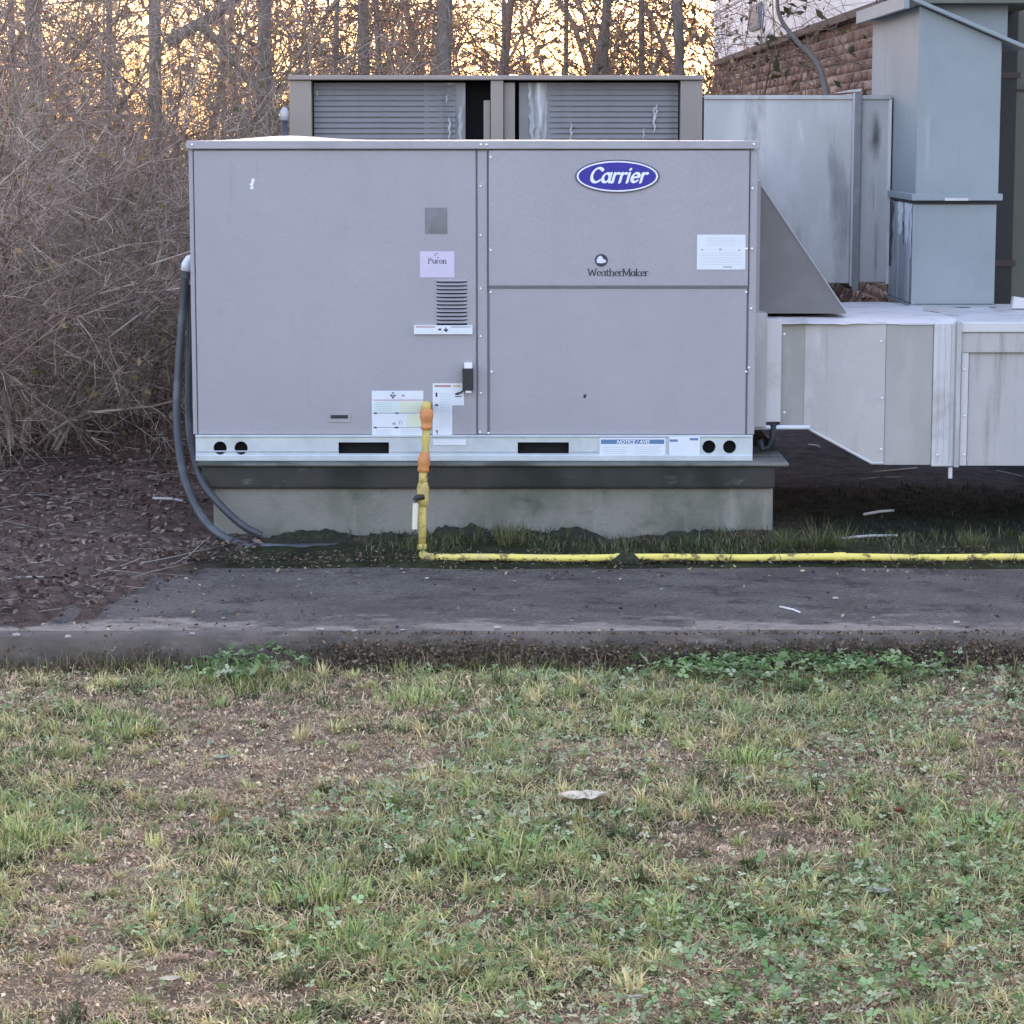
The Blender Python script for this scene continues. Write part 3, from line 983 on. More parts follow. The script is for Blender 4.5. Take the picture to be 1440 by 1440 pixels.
# small pieces of the door
ltc = make('latch', MB().box(px(650.5, 530), px(665.5, 530), UY - 0.045, UY - 0.001, pz(548), pz(517.5)), M_BLACK, ac, bevel=0.003)
ltc['label'] = 'black latch with white cap on the left access panel'
make('latch_cap', MB().box(px(653, 512), px(664.5, 512), UY - 0.042, UY - 0.001, pz(517.2), pz(509)), M_BADGEW, ltc, bevel=0.003)
make('latch_pull', MB().tube([P(653, 548, UY - .02), P(648, 552, UY - .025), P(641, 554, UY - .012)], 0.004, 6), M_BLACK, ltc)
make('latch_foot', MB().box(px(655, 550), px(663, 550), UY - 0.04, UY - 0.001, pz(551), pz(548.2)), M_BADGEW, ltc)
nm = make('small_nameplate', MB().box(px(461.5, 587), px(493, 587), UY - 0.003, UY - 0.0002, pz(594), pz(579.5)), M_CAP, ac, bevel=0.001)
make('nameplate_slot', MB().box(px(465, 587), px(489.5, 587), UY - 0.0036, UY - 0.0031, pz(588.5), pz(583.5)), M_BLACK, nm)
make('chipped_spot', MB().prism([(px(351, 258), pz(266)), (px(356.5, 258), pz(266)), (px(356, 258), pz(260)), (px(358.5, 258), pz(252)), (px(354.5, 258), pz(250.5)), (px(353, 258), pz(257)), (px(350.5, 258), pz(259.5)), (px(353, 258), pz(261.5))], UY - 0.0006, UY - 0.0002), M_BADGEW, ac)
make('dark_chip', MB().prism([(px(820, 557), pz(558)), (px(822.5, 557), pz(560.5)), (px(825, 557), pz(557)), (px(824, 557), pz(554)), (px(821, 557), pz(555))], UY - 0.0006, UY - 0.0002), M_BLACK, ac)
make('scuff_mark', MB().prism([(px(651, 605), pz(605)), (px(656, 605), pz(603)), (px(662, 605), pz(599.5)), (px(661, 605), pz(602)), (px(655, 605), pz(606.5))], UY - 0.0006, UY - 0.0002), M_PRINT, ac)
# outside-air hood on the right flank
hx0, hx1 = P(1068.5, 350, 10.95).x, P(1190, 442, 10.95).x
hz0, hz1 = P(1068, 441, 10.95).z, P(1068, 260, 10.95).z
hd = MB()
Y0, Y1 = 10.95, 11.75
hd.prism([(hx0, hz0), (hx1, hz0), (hx1, hz0 + 0.006), (hx0, hz1)], Y0, Y1)
hood = make('air_hood', hd, M_HOOD, ac, bevel=0.002)
make('hood_flange', MB().box(UR - 0.012, hx0 - 0.001, Y0 - 0.02, Y1 + 0.02, hz0 - 0.01, hz1 + 0.02), M_PAINT, hood)
fl = []
make('hood_seam', MB().tube([(hx0, Y0 - 0.001, hz1), (hx1, Y0 - 0.001, hz0 + 0.006)], 0.0035, 5), M_CAP, hood)

# ------------------------------------------------------------------ yellow gas line
gp = empty('gas_pipe', (P(597, 780, 10.06).x, 10.06, 0.0), 'yellow gas pipe with orange fittings rising before the unit, running along the pavement edge', 'gas pipe')
GYb = 10.06
def gpt(x_, y_, Y=None):
    if Y is None:
        Y = GYb + 0.02 * (780 - y_) / 210.0
    return P(x_, y_, Y)
make('nipple', MB().tube([gpt(600, 577), gpt(600, 571), P(600, 571, UY - 0.001)], [0.018, 0.020, 0.020], 12), M_YELLOW, gp, smooth=True)
def fitting(name, x0, y0, x1, y1, prof, mat, par=gp, nn=16):
    a, b = gpt(x0, y0), gpt(x1, y1)
    L = (b - a)
    return make(name, MB().lathe(a, L, [(t_ * L.length, r) for t_, r in prof], nn), mat, par, smooth=True)
fitting('elbow', 600, 574, 599.5, 604, [(0, .010), (.05, .020), (.15, .025), (.45, .026), (.62, .021), (.80, .0195), (.84, .022), (.98, .022), (1, .018)], M_ORANGE)
fitting('riser', 599.5, 603, 598, 640, [(0, .0150), (.35, .0150), (.4, .0165), (.6, .0135), (.95, .0150), (1, .0150)], M_YELLOW)
fitting('union', 597.5, 636, 595, 664, [(0, .016), (.05, .019), (.2, .0205), (.3, .024), (.6, .024), (.72, .0205), (.8, .0225), (.97, .0225), (1, .016)], M_ORANGE)
fitting('riser', 595.5, 663, 594.5, 682, [(0, .0165), (1, .0165)], M_YELLOW)
valve = fitting('valve', 595, 678, 594, 711, [(0, .017), (.08, .019), (.25, .024), (.5, .0215), (.72, .024), (.76, .0235), (.98, .0235), (1, .017)], M_YELLOW)
v0 = gpt(591, 698)
make('valve_stem', MB().tube([v0 + Vector((0.012, -0.018, 0)), v0 + Vector((-0.012, -0.034, 0.0)), v0 + Vector((-.022, -.036, -.012))], [0.012, 0.012, 0.009], 8), M_BLACK, valve)
h0, h1 = gpt(585, 706), gpt(583.5, 742)
make('valve_handle', MB().tube([h0 + Vector((0, -.036, 0)), h1 + Vector((0, -.036, 0))], [0.0115, 0.0105], 8), M_HANDLE, valve)
fitting('riser', 594.3, 709, 593.5, 770, [(0, .0145), (1, .0145)], M_YELLOW)
fitting('collar', 593.8, 765, 593.6, 775, [(0, .0165), (.2, .0195), (.8, .0195), (1, .0165)], M_YELLOW)
e0 = gpt(593.6, 776)
Yp, hzp = 9.955, 0.028
make('elbow', MB().tube([e0 + Vector((0, 0, .01)), e0 - Vector((0, .012, .022)), (e0.x + 0.006, Yp + .03, hzp + .004), (e0.x + 0.022, Yp, hzp), (e0.x + 0.05, Yp, hzp)], [.016, .018, .018, .018, .0165], 12), M_YELLOW, gp, smooth=True)
pts = [(e0.x + 0.045 + 0.12 * k, Yp - 0.006 * math.sin(k * 0.35), hzp + 0.002 * math.sin(k * 1.1)) for k in range(40)]
make('ground_run', MB().tube(pts, 0.0138, 12), M_YELLOWB, gp, smooth=True)
for k in (6, 13, 22, 30):
    a = Vector(pts[k])
    make('coupling', MB().lathe(a - Vector((0.025, 0, 0)), (1, 0, 0), [(0, .0142), (.005, .0168), (.045, .0168), (.05, .0142)], 12), M_YELLOWB, gp, smooth=True)

# ------------------------------------------------------------------ flexible conduits on the left flank
def smooth_path(ctrl, n=40):
    ctrl = [Vector(c_) for c_ in ctrl]
    ext = [ctrl[0] * 2 - ctrl[1]] + ctrl + [ctrl[-1] * 2 - ctrl[-2]]
    out = []
    per = max(2, n // (len(ctrl) - 1))
    for i_ in range(len(ctrl) - 1):
        p0, p1, p2, p3 = ext[i_:i_ + 4]
        for k in range(per):
            t_ = k / per
            out.append(0.5 * ((2 * p1) + (p2 - p0) * t_ + (2 * p0 - 5 * p1 + 4 * p2 - p3) * t_ ** 2 + (-p0 + 3 * p1 - 3 * p2 + p3) * t_ ** 3))
    out.append(ctrl[-1])
    return out


def conduit(label, ctrl, r, elbow=None):
    base = Vector((ctrl[-1][0], ctrl[-1][1], 0))
    root = empty('flexible_conduit', base, label, 'conduit', 'flexible conduits beside the air conditioner')
    pts_ = smooth_path(ctrl, 90)
    rr = [r * (1 + (0.07 if k % 2 else -0.03)) for k in range(len(pts_))]
    make('hose', MB().tube(pts_, rr, 10), M_CONDUIT, root, smooth=True)
    if elbow:
        make('elbow', MB().tube(elbow[0], elbow[1], 12), M_PVC, root, smooth=True)
        make('gland', MB().lathe(elbow[0][-1], (0, 0, -1), [(0, .014), (.004, .021), (.03, .021), (.034, .016)], 12), M_CONDUIT, root)
    return root


ye = 10.80
conduit('outer grey flexible conduit sweeping widest from white elbow to the ground at the left',
        [P(261, 385, ye), P(257, 440, ye), P(251, 520, 10.75), P(249, 590, 10.68), P(259, 670, 10.52), P(290, 735, 10.38), P(335, 764, 10.31), P(385, 771, 10.30) + Vector((0, 0, .002)), P(450, 770, 10.33), P(523, 768, 10.36)], 0.0168,
        ([P(272, 362, ye), P(266, 364, ye), P(262, 371, ye), P(261, 381, ye)], [.015, .017, .019, .021]))
conduit('inner grey flexible conduit lying closest to the cabinet side, bending to the plinth foot',
        [P(268, 400, ye + .03), P(268, 450, ye + .03), P(265, 540, ye), P(267, 610, 10.7), P(281, 670, 10.52), P(305, 705, 10.43), P(340, 738, 10.40), P(368, 753, 10.40)], 0.0150)

# ------------------------------------------------------------------ second (rear) unit
Y2 = 12.45
rl, rr_ = P(407, 150, Y2).x, P(988, 150, Y2).x
rt_ = P(700, 106, Y2).z
ru = empty('air_conditioner', ((rl + rr_) / 2, Y2 + 0.7, 0), 'older brown-grey unit with two slatted coil openings, standing behind the badged one', 'air conditioner')
def q(x_, y_=150, Y=Y2):
    return P(x_, y_, Y)
bot = P(700, 330, Y2).z
make('top_cap', MB().box(rl - 0.004, rr_ + 0.004, Y2 - 0.02, Y2 + 1.3, q(700, 112.5).z, rt_), M_PAINT2, ru, bevel=0.004)
make('corner_post', MB().box(rl, q(438).x, Y2, Y2 + 0.12, bot, q(700, 113).z), M_PAINT2, ru, bevel=0.003)
make('corner_post', MB().box(q(957).x, rr_, Y2, Y2 + 0.12, bot, q(700, 113).z), M_PAINT2, ru, bevel=0.003)
make('centre_post', MB().box(q(690).x, q(708).x, Y2 - 0.004, Y2 + 0.10, bot, q(700, 113).z), M_PAINT2, ru, bevel=0.003)
make('inner_jamb', MB().box(q(680).x, q(689).x, Y2 + 0.03, Y2 + 0.16, bot, q(700, 141).z), M_PAINT2, ru)
make('inner_jamb', MB().box(q(709).x, q(724).x, Y2 + 0.03, Y2 + 0.16, bot, q(700, 113).z - .01), M_PAINT2, ru)
make('lower_panel', MB().box(rl, rr_, Y2 + 0.005, Y2 + 0.1, 0.25, bot - 0.002), M_PAINT2, ru)
make('base', MB().box(rl - .03, rr_ + .03, Y2 - .03, Y2 + 1.3, -0.02, 0.248), M_CONC, ru)
make('side_wall', MB().box(rl + .002, rl + .03, Y2 + 0.121, Y2 + 1.28, 0.25, q(700, 113).z), M_PAINT2, ru)
make('side_wall', MB().box(rr_ - .03, rr_ - .002, Y2 + 0.121, Y2 + 1.28, 0.25, q(700, 113).z), M_PAINT2, ru)
make('interior', MB().box(rl + .04, rr_ - .04, Y2 + 0.2, Y2 + 1.25, 0.26, q(700, 113).z - 0.004), M_DARK, ru)
# coil guards: slats and, towards the middle, a bare stained sheet
for (a, b, s0, s1) in ((440, 600, 596, 654), (802, 955, 730, 806)):
    make('stained_sheet', MB().box(q(s0).x, q(s1).x, Y2 + 0.07, Y2 + 0.08, bot, q(700, 116).z), M_COILSHEET, ru)
    x0_, x1_ = q(a).x, q(b).x
    if a == 440: x1_ = q(640).x
    else: x0_ = q(770).x
    L_ = x1_ - x0_
    prof = [(0, 0), (-0.007, -0.018), (-0.007, -0.021), (0, -0.006)]
    mb = MB()
    mb.add([(-L_ / 2, p_[0], p_[1]) for p_ in prof] + [(L_ / 2, p_[0], p_[1]) for p_ in prof], [(0, 4, 5, 1), (1, 5, 6, 2), (2, 6, 7, 3), (3, 7, 4, 0), (0, 1, 2, 3), (7, 6, 5, 4)])
    s0_ = None
    for k in range(14):
        pos = Vector(((x0_ + x1_) / 2, Y2 + 0.068, q(700, 119).z - k * 0.0255))
        if s0_ is None:
            s0_ = make('slat', mb, M_COIL, ru, origin=(0, 0, 0)); s0_.location = pos - ORIG[ru]
        else:
            share(s0_, ru, pos)
    make('coil_back', MB().box(q(a).x, q(b).x, Y2 + 0.072, Y2 + 0.08, bot, q(700, 116).z), M_DARKPLATE, ru)

for (sx_, sy0_, sy1_, sw_) in ((632, 165, 196, 4.5), (628, 133, 145, 3), (647, 150, 197, 6), (745, 120, 150, 5), (748, 150, 198, 9), (757, 176, 198, 5), (920, 150, 188, 4.5), (923, 146, 165, 3), (803, 172, 198, 4), (446, 127, 137, 2.5), (905, 180, 197, 3)):
    vs = []
    for k in range(8):
        t_ = k / 7
        cx_ = sx_ + 1.2 * math.sin(k * 2.1 + sx_)
        w_ = sw_ * (.18 + .6 * math.sin(math.pi * (.12 + .8 * t_)) ** 2) * (1 + .3 * math.sin(k * 3.7 + sx_)) / 2
        y_ = sy0_ + (sy1_ - sy0_) * t_
        a, b = P(cx_ - w_, y_, Y2 + .05), P(cx_ + w_, y_, Y2 + .05)
        vs += [a, b]
    make('mineral_streak', MB().add(vs, [(2 * k, 2 * k + 2, 2 * k + 3, 2 * k + 1) for k in range(7)]), M_STREAK, ru)

# vent pipe between the two units
vp = empty('vent_pipe', (P(400, 190, 12.25).x, 12.25, 0), 'grey vent pipe with domed cap sticking up behind the left end of the front cabinet', 'vent pipe')
a = P(400, 168, 12.25)
make('pipe', MB().tube([(a.x, 12.25, -0.02), (a.x, 12.25, a.z)], 0.0145, 12), M_CONDUIT, vp, smooth=True)
make('cap', MB().lathe((a.x, 12.25, a.z - 0.006), (0, 0, 1), [(0, .015), (.004, .0205), (.03, .0215), (.045, .019), (.056, .012), (.062, .003)], 14), M_DUCTB, vp, smooth=True)

# ------------------------------------------------------------------ rear duct from the second unit to the riser
YD = 12.44
XT = P(1290, 150, 11.70).x      # left face of the riser
rd = empty('rear_duct', (1.3, YD + .4, 0.0), 'weathered galvanised box duct with a standing seam, from the rear unit to the riser', 'duct')
dz0, dz1 = P(1150, 399, YD).z, P(1150, 135, YD).z
seam = P(1204, 260, YD).x
d0, d1 = rr_ + 0.006, P(1251, 260, YD).x
make('duct_panel', MB().box(d0, seam - 0.017, YD, YD + 0.9, dz0, dz1), M_DUCTB, rd, bevel=0.006)
make('duct_panel', MB().box(seam + 0.017, d1, YD + .002, YD + 0.9, dz0 + .004, dz1 - .002), M_DUCTB, rd, bevel=0.006)
make('standing_seam', MB().box(seam - 0.016, seam + 0.016, YD - 0.035, YD + 0.92, dz0 - 0.03, dz1 + .012), M_DARKPLATE, rd, bevel=0.004)
make('seam_flange', MB().box(seam - 0.026, seam - 0.0165, YD - 0.028, YD + 0.0, dz0 - 0.01, dz1 + .014), M_DUCTB, rd)
make('top_lip', MB().box(d0, d1, YD - 0.014, YD + 0.001, dz1 - 0.014, dz1 + 0.004), M_DUCTB, rd)
make('edge_strip', MB().box(d1 - 0.012, d1 + 0.002, YD - 0.012, YD + 0.9, dz0, dz1 - .016), M_SEAL, rd)
make('loose_strip', MB().prism([(seam - 0.10, dz1 + .013), (seam + .012, dz1 + .02), (seam + .015, dz1 + .034), (seam - .02, dz1 + .03)], YD - 0.03, YD + 0.1), M_SEAL, rd)
st = [(1222, 165), (1231, 158), (1241, 172), (1240, 200), (1233, 222), (1227, 245), (1221, 240), (1222, 215), (1217, 190)]
M_STAIN = M_DUCTB.copy()
M_STAIN.name = 'stained_galvanised'
_t = M_STAIN.node_tree; _n = _t.nodes
_p = _n['Principled BSDF']
_tc = _n.new('ShaderNodeTexCoord').outputs['Object']
_mp = _n.new('ShaderNodeMapping')
_c = P(1231, 196, YD) - ORIG[rd]
_mp.inputs['Location'].default_value = (-_c.x / .035, 0, -_c.z / .13)
_mp.inputs['Scale'].default_value = (1 / .035, 0, 1 / .13)
_t.links.new(_tc, _mp.inputs[0])
_ln = _n.new('ShaderNodeVectorMath'); _ln.operation = 'LENGTH'
_t.links.new(_mp.outputs[0], _ln.inputs[0])
_, _nz = add_noise(_t, _tc, 11, 5, .65, (1.6, 1, .5))
_ma = _n.new('ShaderNodeMath'); _ma.operation = 'MULTIPLY_ADD'
_t.links.new(_nz, _ma.inputs[0]); _ma.inputs[1].default_value = 1.6
_t.links.new(_ln.outputs['Value'], _ma.inputs[2])
_mr = _n.new('ShaderNodeMapRange'); _mr.interpolation_type = 'SMOOTHSTEP'
_mr.inputs[1].default_value = .85; _mr.inputs[2].default_value = 2.0; _mr.inputs[3].default_value = .92; _mr.inputs[4].default_value = 0
_t.links.new(_ma.outputs[0], _mr.inputs[0])
_old = _p.inputs['Base Color'].links[0].from_socket
_t.links.new(mixc(_t, _mr.outputs[0], _old, (.045, .044, .046)), _p.inputs['Base Color'])
rd.children[1].data.materials[0] = M_STAIN

# ------------------------------------------------------------------ riser tower at the right
YT = 11.70
tw_ = empty('duct_riser', (XT + 0.2, YT + 0.6, 0), 'tall blue-grey sheet metal riser with a sloping cap at the right', 'duct')
xr = P(1407, 150, YT).x
zf = P(1330, 280, YT).z
ztop = P(1290, 8, YT).z
zr = P(1412, 58, YT).z
sh = MB()
sh.prism([(XT, zf), (xr, zf), (xr, zr), (XT, ztop)], YT, YT + 1.50)
make('upper_shaft', sh, M_TOWER, tw_, bevel=0.004)
make('flange', MB().box(XT - 0.02, xr + 0.015, YT - 0.03, YT + 1.0, zf - 0.006, zf + 0.024), M_TOWER, tw_, bevel=0.003)
make('flange_strip', MB().box(P(1327, 280, YT).x, P(1360, 280, YT).x, YT - 0.034, YT - 0.0305, zf - 0.006, zf + 0.006), M_SEAL, tw_)
zlb = P(1340, 428, YT + 0.01).z
lb0, lb1 = P(1284, 350, YT + .01).x, P(1400, 350, YT + .01).x
make('lower_box', MB().box(lb0, lb1, YT + 0.01, YT + 0.80, zlb, zf - 0.022), M_TOWER, tw_, bevel=0.004)
make('streaked_side', MB().box(lb0 - 0.0025, lb0 - 0.0005, YT + 0.014, YT + 0.79, zlb + .004, zf - 0.024), M_TOWERST, tw_)
for (ya_, yb_, za_, zb_, mt_) in ((.10, .24, .60, .99, M_PVC), (.30, .46, .66, .99, M_PVC), (.03, .09, .45, .99, M_PVC), (.60, .79, .30, .98, M_BLACK), (.26, .29, .55, .80, M_BLACK), (.20, .24, .25, .58, M_PRINT), (.34, .40, .30, .64, M_PRINT)):
    hgt_ = zf - .016 - zlb
    A_, B_ = zlb + za_ * hgt_, zlb + zb_ * hgt_
    n_ = 9
    vs = []
    for k in range(n_):
        t_ = k / (n_ - 1)
        w_ = (yb_ - ya_) / 2 * (.35 + .65 * t_ ** .5) * (1 + .25 * math.sin(k * 2.3 + ya_ * 40))
        mid_ = YT + .014 + (ya_ + yb_) / 2 + .012 * math.sin(k * 1.7 + yb_ * 30)
        vs += [(lb0 - .0032 - ya_ * .001, mid_ - w_, A_ + (B_ - A_) * t_), (lb0 - .0032 - ya_ * .001, mid_ + w_, A_ + (B_ - A_) * t_)]
    make('streak', MB().add(vs, [(2 * k, 2 * k + 1, 2 * k + 3, 2 * k + 2) for k in range(n_ - 1)]), mt_, tw_)
make('corner_angle', MB().box(lb0 - 0.004, lb0 + 0.010, YT + 0.004, YT + 0.0095, zlb, zf - 0.024), M_TOWER, tw_)
make('painted_flange_shadow', MB().box(lb0 - .004, lb1 + .002, YT + .002, YT + .95, zf - 0.0215, zf - 0.0065), M_BLACK, tw_)  # solid black strip painted in as the shade below the flange
make('lower_flange', MB().box(lb0 - 0.015, lb1 + 0.01, YT - 0.004, YT + 0.81, zlb - 0.012, zlb - 0.001), M_TOWER, tw_)
# cap: sloping sheet with a raised trim and the higher box behind it
dxs, dzs = xr - XT, ztop - zr
sl = math.hypot(dxs, dzs)
ex, ez = dxs / sl, -dzs / sl
cp = MB().prism([(XT - 0.05 * ex, ztop - 0.05 * ez + .004), (xr + 0.10 * ex, zr + 0.10 * ez + .004), (xr + 0.10 * ex, zr + .10 * ez + .022), (XT - .05 * ex, ztop - .05 * ez + .022)], YT - 0.05, YT + 1.56)
make('cap_sheet', cp, M_TOWER, tw_, bevel=0.003)
make('cap_edge', MB().box(XT - 0.075, XT - 0.052, YT - 0.05, YT + 1.56, ztop - 0.014, ztop + 0.045), M_TOWER, tw_)
make('cap_flashing', MB().box(P(1336, 40, YT).x - .05, P(1336, 40, YT).x, YT + .2, YT + .26, zr + .09, zr + .12), M_SEAL, tw_)
make('rear_box', MB().box(XT + 0.06, P(1417, 30, YT + .35).x, YT + 0.35, YT + 1.45, zr + 0.03, ztop + 0.02), M_TOWER, tw_)
make('rear_cap', MB().box(XT - 0.0, P(1470, 30, YT + .35).x, YT + 0.22, YT + 1.55, ztop + 0.021, ztop + 0.075), M_OLIVE, tw_, bevel=0.004)
# foam blocks under the riser
for (xa, xb, yt, yb_) in ((1275, 1283, 428, 434), (1286, 1305, 428.5, 435), (1363, 1392, 428, 432.5)):
    a, b = P(xa, 432, YT), P(xb, 432, YT)
    make('foot_block', MB().box(a.x, b.x, YT - 0.01, YT + 0.10, P(1300, 436, YT - .0).z, zlb - 0.0125), M_SEAL, tw_, bevel=0.004)

# ------------------------------------------------------------------ front duct
YF = 10.86
fd = empty('supply_duct', (1.6, YF + .5, 0), 'pale sealed box duct that joins the right side of the badged cabinet and widens downwards', 'duct')
YB = 11.95
def fx(x_, y_, Y=YF):
    return P(x_, y_, Y)
zt = fx(1200, 452).z
xa = UR + 0.004
# flange at the cabinet
make('collar', MB().box(xa, fx(1075, 520).x, YF - 0.10, YB, fx(1070, 597, YF).z, fx(1070, 441, YF - .1).z), M_DUCT, fd, bevel=0.003)
make('collar_strip', MB().box(fx(1075, 520).x + .001, fx(1097, 520).x, YF - 0.045, YB, fx(1080, 592).z, zt + .012), M_SEAL, fd, bevel=0.004)
# faces: recessed throat, sloping transition, wide box
zb0 = fx(1110, 600).z; zb1 = fx(1230, 652, YF - .03).z
xs_ = [fx(1097, 520).x + .001, fx(1131, 520).x, fx(1245, 520, YF - .03).x, fx(1312, 520, YF - .03).x]
ys_ = [YF, YF, YF - 0.03, YF - 0.03]
mb = MB()
mb.add([(xs_[0], YF, zb0), (xs_[1], YF, zb0), (xs_[1], YF, zt), (xs_[0], YF, zt),
        (xs_[0], YB, zb0), (xs_[1], YB, zb0), (xs_[1], YB, zt), (xs_[0], YB, zt)],
       [(0, 1, 2, 3), (4, 0, 3, 7), (5, 4, 7, 6), (3, 2, 6, 7), (1, 0, 4, 5)])
make('throat', mb, M_DUCTD, fd)
xm = fx(1226, 650, YF - .03).x
mb = MB()
yA = YF + 0.0
mb.add([(xs_[1] + .001, yA, zb0), (xm, YF - .03, zb1), (xs_[2], YF - .03, zb1), (xs_[2], YF - .03, zt - .003), (xs_[1] + .001, yA, zt - .001),
        (xs_[1] + .001, YB, zb0), (xm, YB, zb1), (xs_[2], YB, zb1), (xs_[2], YB, zt - .003), (xs_[1] + .001, YB, zt - .001)],
       [(0, 1, 2, 3, 4), (1, 0, 5, 6), (2, 1, 6, 7), (4, 3, 8, 9), (9, 8, 7, 6, 5)])
make('transition', mb, M_DUCT, fd)
make('transition_seam', MB().tube([(xs_[1] + .002, yA - .002, zb0 + .002), (xm, YF - .032, zb1 + .002), (xs_[2], YF - .032, zb1 + .002)], 0.006, 6), M_SEAL, fd)
make('duct_section', MB().box(xs_[2] + .001, xs_[3], YF - .026, YB, zb1 - .006, zt - .006), M_DUCTD, fd, bevel=0.002)
make('joint_strip', MB().box(xs_[3] + .001, fx(1343, 560, YF - .04).x, YF - .036, YB + .002, fx(1330, 656, YF - .03).z, zt - .002), M_SEAL, fd, bevel=0.005)
for xr_ in (1319, 1327, 1335):
    make('joint_ridge', MB().tube([(fx(xr_, 560, YF - .04).x, YF - .037, fx(1330, 650, YF - .03).z), (fx(xr_, 560, YF - .04).x, YF - .037, zt - .01)], .004, 6), M_SEAL, fd)
for (xs__, ys__) in ((1103, 470), (1103, 580), (1239, 480), (1240, 560), (1239, 632), (1318, 640), (1356, 520), (1356, 585), (1356, 640)):
    a = fx(xs__, ys__, YF - .046)
    share(scr0, fd, a)
make('joint_angle', MB().box(fx(1343.5, 560, YF - .06).x, fx(1350, 560, YF - .06).x, YF - .07, YB + .004, fx(1330, 657, YF - .06).z, zt + .002), M_DUCT, fd, bevel=0.002)
make('joint_strip', MB().box(fx(1350.5, 560, YF - .04).x, fx(1361, 560, YF - .04).x, YF - .045, YB, fx(1330, 655, YF - .04).z, zt - .03), M_SEAL, fd, bevel=0.004)
xe = 3.0
make('duct_section', MB().box(fx(1361.5, 560, YF - .03).x, xe, YF - .03, YB, fx(1380, 655, YF - .03).z, zt - .04), M_DUCT, fd, bevel=0.002)
make('lid_skirt', MB().box(fx(1352, 480, YF - .05).x, xe, YF - .05, YB + .02, fx(1380, 496, YF - .05).z, fx(1380, 468, YF - .05).z), M_DUCT, fd, bevel=0.003)
make('lid', MB().box(fx(1350.5, 480, YF - .06).x, xe, YF - .06, YB + .03, fx(1380, 467.5, YF - .05).z, zt + .001), M_SEAL, fd, bevel=0.005)
# pale sealant over the top, its white also painting in the sky's reflection
gx, gy, gf = grid(xs_[0] - .02, fx(1345, 460).x, 60, YF - .035, YB, 24)
gz = zt + 0.004 + 0.012 * N2.fbm(gx * 9, gy * 9, 3) - 0.02 * np.clip((YF + 0.01 - gy) / .03, 0, 1)
np_mesh('sky_bright_sealant', np.stack([gx, gy, gz], 1), gf, M_SEAL, fd, origin=ORIG[fd], smooth=True)
make('folded_flap', MB().add([(fx(1298, 440, 11.35).x, 11.35, zt + .012), (fx(1345, 450, 11.2).x, 11.15, zt + .014), (fx(1348, 448, 11.2).x, 11.2, zt + .034), (fx(1298, 434, 11.4).x, 11.42, zt + .03)], [(0, 1, 2, 3)]), M_DUCTD, fd)
make('raised_edge', MB().prism([(fx(1420, 425, 11.6).x, zt + .01), (xe, zt + .01), (xe, zt + .02), (fx(1445, 425, 11.6).x, zt + .05), (fx(1423, 425, 11.6).x, zt + .06)], 11.55, 11.6), M_SEAL, fd)
make('drip_tab', MB().box(fx(1332, 660).x, fx(1337, 660).x, YF - .04, YF - .02, fx(1332, 671).z, fx(1332, 656).z), M_SEAL, fd)
# posts that carry it, tucked under the far half
for xx in (2.7,):
    make('support_leg', MB().box(xx - .04, xx + .04, 11.6, 11.68, -0.02, zb1 - .008), M_DARK, fd)

# condensate drain
cd = empty('drain_pipe', (P(1100, 601, 10.86).x, 10.8, 0), 'short white drain pipe with a black trap under the throat of the pale duct', 'drain pipe')
make('pipe', MB().tube([(UR - .005, 10.80, fx(1070, 601, 10.8).z), (fx(1139, 601, 10.8).x, 10.80, fx(1070, 601, 10.8).z)], 0.0095, 10), M_PVC, cd, smooth=True)
tx = fx(1086, 601, 10.8).x
zq = fx(1086, 601, 10.8).z
make('trap', MB().tube([(tx + .004, 10.80, zq + .012), (tx + .002, 10.8, zq - .05), (tx - .012, 10.8, zq - .085), (tx - .04, 10.8, zq - .09), (tx - .05, 10.8, zq - .05)], [.015, .015, .015, .014, .014], 10), M_BLACK, cd, smooth=True)

# ------------------------------------------------------------------ building on the right
bd = empty('brick_building', (2.6, 24, 0), 'long building with brown brick below and white metal siding above', 'building')
XW = 2.6
BY0, BY1 = 14.2, 34.0
SZ = 2.50
make('wall_core', MB().box(XW + .027, 9.0, BY0, BY1 - .02, -0.1, SZ - .01), M_MORTAR, bd)
ny = int((BY1 - BY0) / 0.42); nz = int(SZ / 0.078)
V = []; colr = []
kx = np.array([[0, 0, 0], [0, 1, 0], [0, 1, 1], [0, 0, 1], [1, 0, 0], [1, 1, 0], [1, 1, 1], [1, 0, 1]], float)
FB = np.array([[0, 3, 2, 1], [0, 1, 5, 4], [3, 7, 6, 2], [0, 4, 7, 3], [1, 2, 6, 5]])
bi, bj = np.meshgrid(np.arange(ny), np.arange(nz))
bi, bj = bi.ravel(), bj.ravel()
m = len(bi)
y0_ = BY0 + bi * 0.42 + (bj % 2) * 0.21
org = np.stack([XW + 0.021 + RNG.random(m) * 0.004, y0_, bj * 0.078 + 0.004], 1)
size = np.stack([np.full(m, 0.04), np.full(m, 0.407), np.full(m, 0.067)], 1)
V = org[:, None, :] + kx[None] * size[:, None, :]
pal = 1.35 * np.array([[0.20, 0.115, 0.085], [0.26, 0.16, 0.12], [0.15, 0.09, 0.07], [0.32, 0.23, 0.18], [0.22, 0.13, 0.095]])
bc = pal[RNG.integers(0, 5, m)] * (0.8 + 0.4 * RNG.random((m, 1)))
fc = (np.arange(m) * 8)[:, None, None] + FB[None]
bo = np_mesh('brickwork', V.reshape(-1, 3), fc.reshape(-1, 4), M_BRICK, bd, origin=ORIG[bd], col=np.repeat(bc, 8, 0))
bo['kind'] = 'stuff'
make('sill_trim', MB().box(XW - .05, 9.0, BY0, BY1, SZ, SZ + 0.06), M_SIDETRIM, bd)
pw = 2.2
k = 0
yy = BY0
